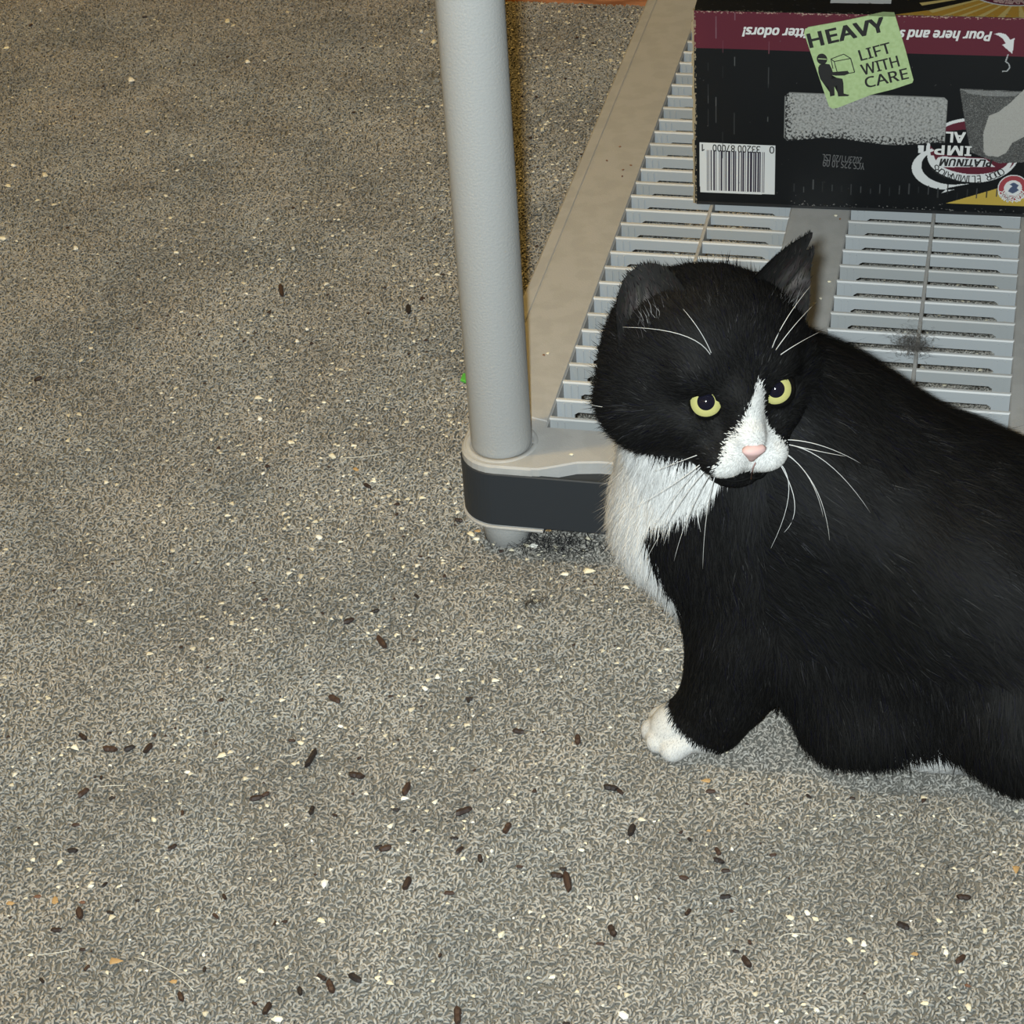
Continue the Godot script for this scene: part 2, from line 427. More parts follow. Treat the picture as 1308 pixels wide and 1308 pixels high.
# ---------------------------------------------------------------- carpet pile: hundreds of thousands of tufts nobody could count
func carpet() -> void:
	var b := Builder.new(true)
	# one twisted tuft end, a bent little worm lying half upright
	var path := PackedVector3Array()
	var rad := PackedFloat32Array()
	for k in 5:
		var t := k / 4.0
		path.append(Vector3(lerpf(-0.5, 0.5, t), sin(PI * t) * 0.42 - 0.05, sin(t * 5.0) * 0.13))
		rad.append([0.12, 0.2, 0.22, 0.2, 0.1][k])
	b.tube(path, rad, 5)
	var mesh := b.done()
	var pitch := 0.00195
	var patches := FastNoiseLite.new()
	patches.seed = 5
	patches.frequency = 9.0
	patches.fractal_octaves = 4
	var buf := PackedFloat32Array()
	var z := -0.734
	var n := 0
	var rows := int(1.31 / pitch)
	buf.resize(16 * rows * 800)
	for row in rows:
		z = -0.734 + row * pitch
		var t := row / float(rows)
		var x := lerpf(-0.86, -0.46, t)
		var xe := lerpf(0.44, 0.50, t)
		while x < xe:
			var px := x + rng.randf_range(-0.5, 0.5) * pitch
			var pz := z + rng.randf_range(-0.5, 0.5) * pitch
			var s := rng.randf_range(0.0021, 0.0036)
			var a := rng.randf() * TAU
			var ca := cos(a) * s
			var sa := sin(a) * s
			var h := s * rng.randf_range(0.75, 1.15)
			var tilt := rng.randf_range(-0.25, 0.25) * s
			var o := n * 16
			buf[o] = ca; buf[o + 1] = 0.0; buf[o + 2] = sa; buf[o + 3] = px
			buf[o + 4] = tilt; buf[o + 5] = h; buf[o + 6] = 0.0; buf[o + 7] = 0.0002
			buf[o + 8] = -sa; buf[o + 9] = 0.0; buf[o + 10] = ca; buf[o + 11] = pz
			var k := 1.0 + 0.30 * patches.get_noise_2d(px, pz) + rng.randf_range(-0.3, 0.3)
			var warm := rng.randf_range(-0.02, 0.02) + 0.05 * patches.get_noise_2d(px + 7.0, pz)
			buf[o + 12] = 0.287 * k * (1.0 + warm); buf[o + 13] = 0.274 * k; buf[o + 14] = 0.247 * k * (1.0 - warm); buf[o + 15] = 1.0
			n += 1
			x += pitch
	buf.resize(n * 16)
	var mm := MultiMesh.new()
	mm.transform_format = MultiMesh.TRANSFORM_3D
	mm.use_colors = true
	mm.mesh = mesh
	mm.instance_count = n
	mm.buffer = buf
	var o := MultiMeshInstance3D.new()
	o.name = "carpet_pile"
	o.multimesh = mm
	o.material_override = M.pile
	add_child(o)
	tag(o, "short grey-brown carpet pile covering the floor", "carpet")
	o.set_meta("kind", "stuff")


# ---------------------------------------------------------------- shelving unit
func arc(center: Vector2, r: float, from_deg: float, to_deg: float, n: int) -> PackedVector2Array:
	var p := PackedVector2Array()
	for k in n + 1:
		var a := deg_to_rad(lerpf(from_deg, to_deg, k / float(n)))
		p.append(center + Vector2(cos(a), sin(a)) * r)
	return p


func deck_frame(y0: float, y1: float) -> ArrayMesh:
	var b := Builder.new()
	var r := 0.0215
	# left rail with its rounded corners round the posts
	var p := PackedVector2Array([Vector2(0.0212, -0.0178), Vector2(0.0212, -0.618)])
	p.append_array([Vector2(0.0212, -0.64 - r)])
	p.append_array(arc(Vector2(0.0, -0.64), r, 270, 180, 8))
	p.append_array(arc(Vector2(0.0, 0.0015), r, 180, 90, 8))
	p.append_array([Vector2(0.0212, 0.0228)])
	b.extrude(p, y0, y1, 0.0011)
	# right rail
	p = PackedVector2Array([Vector2(0.407, -0.0178), Vector2(0.407, -0.64 - r)])
	p.append_array(arc(Vector2(0.428, -0.64), r, 270, 360, 8))
	p.append_array(arc(Vector2(0.428, 0.0015), r, 0, 90, 8))
	p.append_array([Vector2(0.407, 0.0228)])
	b.extrude(p, y0, y1, 0.0011)
	# front bar, whose rim runs back from the corners and leaves a pocket behind the trim
	b.extrude(PackedVector2Array([Vector2(0.0165, -0.0178), Vector2(0.0165, 0.0205), Vector2(0.0205, 0.0226), Vector2(0.025, 0.0222), Vector2(0.035, 0.0178), Vector2(0.044, 0.0135), Vector2(0.056, 0.0115),
		Vector2(0.372, 0.0115), Vector2(0.384, 0.0135), Vector2(0.393, 0.0178), Vector2(0.403, 0.0222), Vector2(0.4075, 0.0226), Vector2(0.4115, 0.0205), Vector2(0.4115, -0.0178)]), y0 + 0.004, y1 + 0.00006, 0.0008)
	b.extrude(PackedVector2Array([Vector2(0.0165, -0.618), Vector2(0.0165, -0.66), Vector2(0.4115, -0.66), Vector2(0.4115, -0.618)]), y0, y1 + 0.00006, 0.0008)
	for x in [[0.124, 0.1615], [0.2655, 0.303]]:
		b.extrude(PackedVector2Array([Vector2(x[0], -0.0135), Vector2(x[1], -0.0135), Vector2(x[1], -0.622), Vector2(x[0], -0.622)]), y0 + 0.006, y1 + 0.00003, 0.0008)
	# groove along the left rail: a second, outer strip a hair lower
	return b.done()


func slat_mesh(x0: float, x1: float, notch0: float, notch1: float) -> ArrayMesh:
	# an upright rib, its lower edge cut away between the notches
	var b := Builder.new()
	var h := 0.0165
	var m := 0.0074
	var t := 0.00115
	var c := 0.0009          # chamfer of the upper edge, paler for scuffs and for painted-in caught light
	var edge := PackedVector2Array([Vector2(x0, -c), Vector2(x0, -h)])
	b.paint = Color(0.36, 0.38, 0.39)
	if notch0 > x0:
		edge.append_array([Vector2(notch0, -h), Vector2(notch0, -m - 0.0015), Vector2(notch0 + 0.0022, -m)])
	else:
		edge.append_array([Vector2(x0, -m)])
		edge.remove_at(1)
	if notch1 < x1:
		edge.append_array([Vector2(notch1 - 0.0022, -m), Vector2(notch1, -m - 0.0015), Vector2(notch1, -h), Vector2(x1, -h)])
	else:
		edge.append_array([Vector2(x1, -m)])
	edge.append(Vector2(x1, -c))
	var n := edge.size()
	var tri := Geometry2D.triangulate_polygon(edge)
	for i in range(0, tri.size(), 3):
		var q := [edge[tri[i]], edge[tri[i + 1]], edge[tri[i + 2]]]
		if (q[1] - q[0]).cross(q[2] - q[0]) < 0.0:
			q = [q[0], q[2], q[1]]
		b.tri(Vector3(q[0].x, q[0].y, t), Vector3(q[1].x, q[1].y, t), Vector3(q[2].x, q[2].y, t))
		b.tri(Vector3(q[0].x, q[0].y, -t), Vector3(q[2].x, q[2].y, -t), Vector3(q[1].x, q[1].y, -t))
	for i in n - 1:
		var p := edge[i]
		var q := edge[i + 1]
		b.quad(Vector3(p.x, p.y, -t), Vector3(q.x, q.y, -t), Vector3(q.x, q.y, t), Vector3(p.x, p.y, t))
	# small upright webs moulded on the face near the closed end
	for w in ([x0 + 0.0045, x0 + 0.0085] if notch0 > x0 else [x1 - 0.0045, x1 - 0.0085]):
		b.box(Vector3(w - 0.0004, -h + 0.002, t), Vector3(w + 0.0004, -0.002, t + 0.0006))
	b.paint = Color(0.50, 0.505, 0.50)  # paler top faces: scuffing plus edge light put into the colour
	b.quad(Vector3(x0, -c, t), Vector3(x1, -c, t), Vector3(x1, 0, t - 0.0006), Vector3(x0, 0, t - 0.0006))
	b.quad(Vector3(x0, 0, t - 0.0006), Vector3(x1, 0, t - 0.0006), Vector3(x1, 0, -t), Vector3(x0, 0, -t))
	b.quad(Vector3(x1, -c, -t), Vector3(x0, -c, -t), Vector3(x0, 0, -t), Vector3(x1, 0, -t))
	return b.done()


func shelf_unit() -> void:
	var unit := base("storage_shelf")
	tag(unit, "grey plastic storage shelf with slatted deck, round posts and black front trim", "shelf")
	var frame := put("deck_frame", deck_frame(0.0225, DECK), M.deck, unit)
	# a raised outer lip beside a narrow groove runs along the left rail
	var lip := Builder.new()
	lip.extrude(PackedVector2Array([Vector2(-0.0205, -0.022), Vector2(-0.0205, -0.62), Vector2(-0.0136, -0.62), Vector2(-0.0136, -0.03)]), DECK - 0.001, DECK + 0.0007, 0.0004)
	put("rail_lip", lip.done(), M.deck, frame)
	lip = Builder.new()
	lip.extrude(PackedVector2Array([Vector2(-0.0128, -0.031), Vector2(-0.0128, -0.62), Vector2(0.0206, -0.62), Vector2(0.0206, -0.0225)]), DECK - 0.001, DECK + 0.0006, 0.0004)
	put("rail_face", lip.done(), M.deck, frame)
	# collar ring at the post and the raised front step
	var collar := Builder.new(true)
	collar.lathe([Vector2(0.0168, DECK), Vector2(0.0168, DECK + 0.0006), Vector2(0.0195, DECK + 0.0006), Vector2(0.0199, DECK)], 36)
	put("collar", collar.done(), M.deck, frame)
	# black trim clipped into the front, wrapping the corners
	var b := Builder.new()
	var outer := PackedVector2Array()
	outer.append_array(arc(Vector2(0.0, 0.0015), 0.0222, 172, 90, 12))
	outer.append_array([Vector2(0.15, 0.0237), Vector2(0.28, 0.0237)])
	outer.append_array(arc(Vector2(0.428, 0.0015), 0.0222, 90, 8, 12))
	var plan := PackedVector2Array(outer)
	for i in range(outer.size() - 1, -1, -1):
		var q := outer[i]
		var c := Vector2(clampf(q.x, 0.0, 0.428), 0.0015)
		plan.append(c + (q - c).normalized() * 0.0196)
	b.extrude(plan, 0.0243, 0.0582, 0.0006)
	put("front_trim", b.done(), M.trim, unit)
	b = Builder.new()
	b.box(Vector3(0.026, 0.025, 0.008), Vector3(0.402, 0.0555, 0.0205))
	put("trim_pocket", b.done(), M.trim, unit)
	# lower edge of the corner, a pale lip below the trim
	b = Builder.new()
	var rim := arc(Vector2(0.0, 0.0015), 0.0231, 186, 90, 14)
	rim.append_array([Vector2(0.026, 0.0246), Vector2(0.026, 0.016), Vector2(0.0, 0.016), Vector2(-0.015, 0.0)])
	b.extrude(rim, 0.0222, 0.0240, 0.0005)
	put("corner_lip", b.done(), M.deck, frame)
	# slats: one rib on each side of each divider
	var cols := [[0.0212, 0.0731, 0.124, 0.0753], [0.1615, 0.2117, 0.2655, 0.2139], [0.303, 0.3539, 0.407, 0.3561]]
	for c in cols:
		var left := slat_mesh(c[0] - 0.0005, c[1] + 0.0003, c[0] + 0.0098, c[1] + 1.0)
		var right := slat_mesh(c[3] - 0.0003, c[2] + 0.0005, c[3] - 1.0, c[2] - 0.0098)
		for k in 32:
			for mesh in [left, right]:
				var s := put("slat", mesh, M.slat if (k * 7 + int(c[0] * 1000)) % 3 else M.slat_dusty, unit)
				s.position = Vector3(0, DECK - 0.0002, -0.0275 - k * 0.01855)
		var d := Builder.new()
		d.extrude(PackedVector2Array([Vector2(c[1], -0.0178), Vector2(c[3], -0.0178), Vector2(c[3], -0.618), Vector2(c[1], -0.618)]), DECK - 0.016, DECK + 0.0002, 0.0004)
		put("divider", d.done(), M.deck, unit)
	# posts and feet
	for x in [0.0, 0.428]:
		for z in [0.0, -0.64]:
			var s := Builder.new(true)
			s.lathe([Vector2(0.0158, DECK - 0.002), Vector2(0.0164, DECK + 0.0006), Vector2(0.0165, DECK + 0.003), Vector2(0.0165, 0.2), Vector2(0.0165, 0.396)], 48, Vector3(x, 0, z))
			put("post", s.done(), M.post, unit)
			s = Builder.new(true)
			s.lathe([Vector2(0.0005, 0.0), Vector2(0.0118, 0.0), Vector2(0.0132, 0.0012), Vector2(0.0139, 0.012), Vector2(0.0142, 0.024)], 36, Vector3(x, 0, z))
			put("foot", s.done(), M.post, unit)
			s = Builder.new(true)
			s.lathe([Vector2(0.0165, 0.434), Vector2(0.0165, 0.74), Vector2(0.015, 0.746), Vector2(0.0005, 0.747)], 48, Vector3(x, 0, z))
			put("upper_post", s.done(), M.post, unit)
	# the next deck up, above the picture: it keeps the ceiling lamp off the inner half of the lower one
	var upper := put("upper_deck", deck_frame(0.396, 0.436), M.deck, unit)
	b = Builder.new()
	b.box(Vector3(0.0205, 0.42, -0.6185), Vector3(0.4075, 0.43, -0.0172))
	put("deck_plate", b.done(), M.plate, upper)


# ---------------------------------------------------------------- the litter box with its print
const PRINT := 3000.0   # texture pixels per metre
const BOX_W := 0.336
const BOX_H := 0.1295


func fill(img: Image, pts: Array, c: Color, speckle := 0.0, dark := Color.BLACK) -> void:   # pts in millimetres from the face's lower left corner
	var poly := PackedVector2Array()
	var lo := Vector2(1e9, 1e9)
	var hi := -lo
	for p in pts:
		var q := Vector2(p[0] * 0.001 * PRINT, img.get_height() - p[1] * 0.001 * PRINT)
		poly.append(q)
		lo = lo.min(q)
		hi = hi.max(q)
	for y in range(maxi(0, int(lo.y)), mini(img.get_height(), int(hi.y) + 1)):
		for x in range(maxi(0, int(lo.x)), mini(img.get_width(), int(hi.x) + 1)):
			if Geometry2D.is_point_in_polygon(Vector2(x + 0.5, y + 0.5), poly):
				img.set_pixel(x, y, c if speckle == 0.0 or rng.randf() > speckle else c.lerp(dark, rng.randf()))


func ellipse(cx: float, cy: float, rx: float, ry: float, turn := 0.0, a0 := 0.0, a1 := 360.0) -> Array:
	var p := []
	for k in 41:
		var a := deg_to_rad(lerpf(a0, a1, k / 40.0))
		var v := Vector2(cos(a) * rx, sin(a) * ry).rotated(deg_to_rad(turn))
		p.append([cx + v.x, cy + v.y])
	return p


func grain(img: Image, lo: Vector2, hi: Vector2, pale: Color, dark: Color, core: Rect2) -> void:
	# printed photograph of litter: pale in the middle, broken by dark grains towards its border
	var n := FastNoiseLite.new()
	n.seed = 12
	n.frequency = 0.16
	n.fractal_octaves = 2
	for y in range(int(img.get_height() - hi.y * 0.001 * PRINT), int(img.get_height() - lo.y * 0.001 * PRINT)):
		for x in range(int(lo.x * 0.001 * PRINT), int(hi.x * 0.001 * PRINT)):
			var p := Vector2(x, img.get_height() - y) / (0.001 * PRINT)
			var wave := 1.4 * sin(p.x * 0.09 - 6.0)
			if p.y < lo.y + 1.6 + wave:
				continue
			var corner := Vector2(minf(p.x - lo.x, hi.x - p.x), minf(p.y - lo.y, hi.y - p.y))
			if corner.x + corner.y < 2.2:
				continue
			var d := 0.0
			d = maxf(d, core.position.x - p.x)
			d = maxf(d, p.x - core.end.x)
			d = maxf(d, (core.position.y + wave) - p.y)
			var v := n.get_noise_2d(x, y) + rng.randf_range(-0.3, 0.3)
			var c := pale.lerp(pale.darkened(0.35), clampf(v * 0.8 + 0.2, 0.0, 1.0))
			if v > 0.78 - d * 0.12:
				c = dark
			if minf(corner.x, corner.y) < 0.5:
				c = pale.darkened(0.25)
			img.set_pixel(x, y, c)


func front_print() -> ImageTexture:
	var w := int(BOX_W * PRINT)
	var h := int(BOX_H * PRINT)
	var img := Image.create(w, h, false, Image.FORMAT_RGB8)
	var black := linear(0.0055, 0.0065, 0.007)
	var maroon := linear(0.098, 0.016, 0.028)
	var white := linear(0.60, 0.61, 0.60)
	img.fill(black)
	fill(img, [[0, 105.2], [336, 106], [336, 129.5], [0, 129.5]], maroon)
	# bar code
	fill(img, [[3.2, 8], [50.2, 8.2], [50.2, 42.6], [2.9, 42.8]], white)
	var x := 7.6
	var widths := [1, 1, 1, 2, 1, 2, 2, 1, 1, 3, 1, 1, 2, 2, 1, 1, 1, 2, 3, 1, 1, 1, 2, 1, 1, 3, 1, 2, 1, 1, 2, 1, 1, 2, 2, 1, 3, 1, 1, 1, 2, 1, 2, 1, 1, 2, 1, 1, 1]
	for i in widths.size():
		var bw: float = widths[i] * 0.51
		if i % 2 == 0:
			var low := 9.2 if i < 4 or i > 44 else 9.6
			fill(img, [[x, low], [x + bw, low], [x + bw, 37.6], [x, 37.6]], linear(0.03, 0.026, 0.04))
		x += bw
	# oval name plate with its white sweep
	fill(img, ellipse(170, 44, 28, 21.8, -5), white)
	fill(img, ellipse(170.5, 44, 26.2, 19.8, -5), maroon)
	fill(img, ellipse(170.5, 48.5, 26.5, 9.8, 0), black)
	fill(img, ellipse(168.5, 38.8, 25.5, 15.8, -3, 180, 360), white)
	fill(img, ellipse(169.5, 39.8, 22.5, 11.8, -3, 180, 360), maroon)
	fill(img, [[148.2, 36.5], [149.5, 38.8], [152, 39.6], [178, 38.8], [184, 33.4], [152, 32.2], [149, 33.6]], white)
	fill(img, [[137, 46.5], [140.6, 46.8], [140.6, 41.5], [137.5, 41.5]], white)
	var sweep := []
	for k in 21:
		var a := deg_to_rad(lerpf(118.0, 285.0, k / 20.0))
		sweep.append([155.5 + cos(a) * 21.5, 31.5 + sin(a) * 15.0])
	sweep.append_array([[152.5, 13.8], [157, 18.0], [170, 21.4]])
	for k in 21:
		var a := deg_to_rad(lerpf(288.0, 128.0, k / 20.0))
		sweep.append([158.8 + cos(a) * 19.0, 33.2 + sin(a) * 12.9])
	fill(img, sweep, white)
	# window with litter granules; it overlaps the plate
	grain(img, Vector2(55.5, 46.0), Vector2(153.0, 78.6), linear(0.34, 0.34, 0.325), linear(0.02, 0.02, 0.02), Rect2(63, 55, 120, 40))
	# rays and the round emblem in the corner
	var yellow := linear(0.44, 0.31, 0.06)
	fill(img, [[156, 7.0], [196, 22.5], [230, 35], [262, 40], [262, 6.8]], yellow)
	for k in 15:
		var a := deg_to_rad(8.0 + k * 12.0)
		var d := Vector2(cos(a), sin(a))
		var q := Vector2(-d.y, d.x)
		var o := Vector2(196, 19.3)
		if k % 2 == 0:
			var pts := [o + d * 9.5 - q * 0.7, o + d * 9.5 + q * 0.7, o + d * 24 + q * 2.0, o + d * 24 - q * 2.0]
			var clip := []
			for p in pts:
				clip.append([p.x, clampf(p.y, 7.2, 7.2 + maxf(0.0, p.x - 157.0) * 0.385)])
			fill(img, clip, linear(0.62, 0.52, 0.24))
	fill(img, ellipse(195.8, 19.3, 9.2, 9.2), white)
	fill(img, ellipse(195.8, 19.3, 8.5, 8.5), linear(0.30, 0.05, 0.06))
	fill(img, ellipse(195.8, 19.3, 5.4, 5.4), white)
	fill(img, [[193, 17], [196, 15.5], [199.5, 18], [198, 19.4], [199, 21.5], [196, 23.2], [193.6, 21.8], [195.4, 20.6], [194, 19]], linear(0.06, 0.08, 0.14))
	fill(img, [[159.5, 84.8], [196, 84.0], [206, 60], [210, 38], [186, 36], [168.8, 42.8], [164.3, 60.9]], linear(0.055, 0.055, 0.053), 0.5, linear(0.22, 0.22, 0.21))
	fill(img, [[160.5, 84.2], [195, 83.2], [192, 80.6], [177, 80.2], [165, 81.6]], linear(0.17, 0.17, 0.165), 0.3, linear(0.3, 0.3, 0.29))
	fill(img, [[226, 96], [196.9, 85.0], [189.4, 76.2], [183.0, 70.3], [177.7, 67.6], [175.3, 56.1], [176.4, 43.6], [178.4, 40.9], [185.3, 40.3], [189.9, 43.3], [192.9, 50.0], [199.5, 54.5], [226, 58]], linear(0.37, 0.36, 0.33), 0.4, linear(0.30, 0.29, 0.27))
	# arrow that points down from the band, wavy drip below it
	var head := [[177.0, 119.2], [180.0, 120.2], [183.6, 119.2], [186.6, 116.0], [188.9, 117.2], [188.4, 107.2], [182.0, 112.6], [184.0, 113.6], [182.2, 116.4], [179.6, 118.2]]
	fill(img, head, white)
	var drip := [[186.0, 107.0], [184.9, 102.4], [186.8, 101.0], [187.6, 98.8], [186.2, 96.4], [183.2, 96.2]]
	for k in drip.size() - 1:
		var p := Vector2(drip[k][0], drip[k][1])
		var q := Vector2(drip[k + 1][0], drip[k + 1][1])
		var s := (q - p).orthogonal().normalized() * 0.42
		fill(img, [[p.x - s.x, p.y - s.y], [q.x - s.x, q.y - s.y], [q.x + s.x, q.y + s.y], [p.x + s.x, p.y + s.y]], linear(0.34, 0.35, 0.35))
	# scuffs: flute marks near the left end and along the foot, worn specks on creases
	for u in [8.2, 13.0, 17.2, 24.5, 45.0]:
		for k in 7:
			if rng.randf() < 0.62:
				var v := rng.randf_range(30, 125)
				var l := rng.randf_range(3, 12)
				fill(img, [[u, v], [u + 0.55, v], [u + 0.55, v + l], [u, v + l]], (maroon if v + l * 0.5 > 105.2 else black).lerp(linear(0.3, 0.3, 0.3), rng.randf_range(0.15, 0.5)))
	for k in 22:
		var u := 62.0 + k * 5.9
		var v := rng.randf_range(10, 14)
		var l := rng.randf_range(3.5, 8)
		fill(img, [[u, v], [u + 0.7, v], [u + 0.7, v + l], [u, v + l]], black.lerp(linear(0.22, 0.22, 0.22), rng.randf_range(0.1, 0.45)))
	for k in 240:
		var u := rng.randf_range(0, 250)
		var v := 129.4 - absf(rng.randfn(0.0, 0.6))
		fill(img, [[u, v], [u + rng.randf_range(0.4, 2.2), v], [u + 0.5, v - 0.6]], linear(0.36, 0.26, 0.2))
	for k in 170:
		var u := rng.randf_range(60, 220)
		var v := absf(rng.randfn(1.5, 1.3))
		fill(img, [[u, v], [u + rng.randf_range(0.3, 1.6), v], [u + 0.4, v + 0.6]], linear(0.2, 0.19, 0.175))
	for k in 150:
		var v := rng.randf_range(0, 129)
		var u := absf(rng.randfn(0.0, 0.35))
		fill(img, [[u, v], [u + 0.7, v], [u + 0.3, v + rng.randf_range(0.5, 2.5)]], linear(0.28, 0.23, 0.15))
	for k in 60:
		var u := rng.randf_range(2, 190)
		var v := rng.randf_range(4, 126)
		fill(img, [[u, v], [u + 0.5, v + 0.2], [u + rng.randf_range(0.2, 1.3), v + rng.randf_range(0.3, 1.2)]], linear(0.14, 0.13, 0.13))
	return ImageTexture.create_from_image(img)


func top_print() -> ImageTexture:
	var img := Image.create(int(BOX_W * PRINT), int(0.2 * PRINT), false, Image.FORMAT_RGB8)
	img.fill(linear(0.0055, 0.0065, 0.007))
	var white := linear(0.60, 0.61, 0.60)
	fill(img, [[118, 0.2], [122, 2.0], [150, 13], [166, 27], [230, 27], [262, 0.2]], linear(0.45, 0.25, 0.04))
	for k in 16:
		var a := deg_to_rad(181.0 + k * 11.4)
		var d := Vector2(cos(a), sin(a))
		var q := Vector2(-d.y, d.x)
		var o := Vector2(190, 42)
		var pts := []
		for p in [o + d * 24 - q * 0.6, o + d * 24 + q * 0.6, o + d * 62 + q * 2.2, o + d * 62 - q * 2.2]:
			pts.append([p.x, clampf(p.y, 0.5, 42)])
		fill(img, pts, linear(0.56, 0.43, 0.16))
	fill(img, ellipse(187, 42, 26.5, 25), white)
	fill(img, ellipse(187, 42, 25, 23.5), linear(0.115, 0.021, 0.037))
	fill(img, ellipse(187, 42, 16, 14), white)
	fill(img, [[80, 15.8], [116, 16.6], [116, 60], [80, 60]], white)
	fill(img, [[157, 27.5], [164, 27.5], [164, 60], [140, 60]], white)
	for k in 200:
		var u := rng.randf_range(0, 250)
		var v := absf(rng.randfn(0.0, 1.0))
		fill(img, [[u, v], [u + rng.randf_range(0.4, 2.0), v], [u + 0.5, v + 0.7]], linear(0.38, 0.32, 0.22))
	for k in 40:
		var u := rng.randf_range(0, 200)
		var v := rng.randf_range(0, 30)
		fill(img, [[u, v], [u + rng.randf_range(0.5, 3.0), v + rng.randf_range(-0.5, 0.5)], [u + 0.8, v + 0.7]], linear(0.12, 0.12, 0.12))
	return ImageTexture.create_from_image(img)


var fonts := {}


func lettering(text: String, height: float, m: Material, parent: Node3D, at: Vector3, turn_deg: float, bold := true, width := 0.0, slant := 0.0, called := "lettering") -> MeshInstance3D:
	# the text is centred on «at»; height is that of a capital, width that of the whole line (0 leaves the font's own)
	var key := "%s" % bold
	if not fonts.has(key):
		var f := SystemFont.new()
		f.font_names = PackedStringArray(["Droid Sans"])
		fonts[key] = f
	var t := TextMesh.new()
	t.font = fonts[key]
	t.font_size = 64
	t.pixel_size = height / 64.0 / 0.716
	t.curve_step = 1.0
	t.depth = 0.0002
	t.text = text
	# a heavier cut: the outline laid down again a hair to each side
	var squeeze := width / maxf(t.get_aabb().size.x, 0.0001) if width > 0.0 else 1.0
	var mesh: Mesh = t
	var weight := height * (0.055 if bold else 0.02)
	if height > 0.002:
		var st := SurfaceTool.new()
		for k in 5:
			st.append_from(t, 0, Transform3D(Basis(), Vector3([-1, 1, -1, 1, 0][k] * weight / squeeze, [-0.7, -0.7, 0.7, 0.7, 0][k] * weight, k * 0.00001)))
		mesh = st.commit()
	var o := put(called, mesh, m, parent)
	var b := Basis(Vector3(squeeze, 0, 0), Vector3(slant, 1, 0), Vector3(0, 0, 1))
	o.transform = Transform3D(Basis(Vector3(0, 0, 1), deg_to_rad(turn_deg)) * b, at)
	return o


func flat(polys: Array, z0: float, z1: float) -> ArrayMesh:   # thin pieces in the box front's own x-y plane, millimetres
	var b := Builder.new()
	for pts in polys:
		var p := PackedVector2Array()
		for q in pts:
			p.append(Vector2(q[0], q[1]) * 0.001)
		if Geometry2D.is_polygon_clockwise(p):
			p.reverse()
		var t := Geometry2D.triangulate_polygon(p)
		for i in range(0, t.size(), 3):
			var q := [p[t[i]], p[t[i + 1]], p[t[i + 2]]]
			if (q[1] - q[0]).cross(q[2] - q[0]) < 0.0:
				q = [q[0], q[2], q[1]]
			b.tri(Vector3(q[0].x, q[0].y, z1), Vector3(q[1].x, q[1].y, z1), Vector3(q[2].x, q[2].y, z1))
			b.tri(Vector3(q[0].x, q[0].y, z0), Vector3(q[2].x, q[2].y, z0), Vector3(q[1].x, q[1].y, z0))
		for i in p.size():
			var u := p[i]
			var v := p[(i + 1) % p.size()]
			b.quad(Vector3(u.x, u.y, z0), Vector3(v.x, v.y, z0), Vector3(v.x, v.y, z1), Vector3(u.x, u.y, z1))
	return b.done()


func stroke(a: Array, c: Array, w: float) -> Array:
	var p := Vector2(a[0], a[1])
	var q := Vector2(c[0], c[1])
	var s := (q - p).orthogonal().normalized() * w * 0.5
	return [[p.x - s.x, p.y - s.y], [q.x - s.x, q.y - s.y], [q.x + s.x, q.y + s.y], [p.x + s.x, p.y + s.y]]


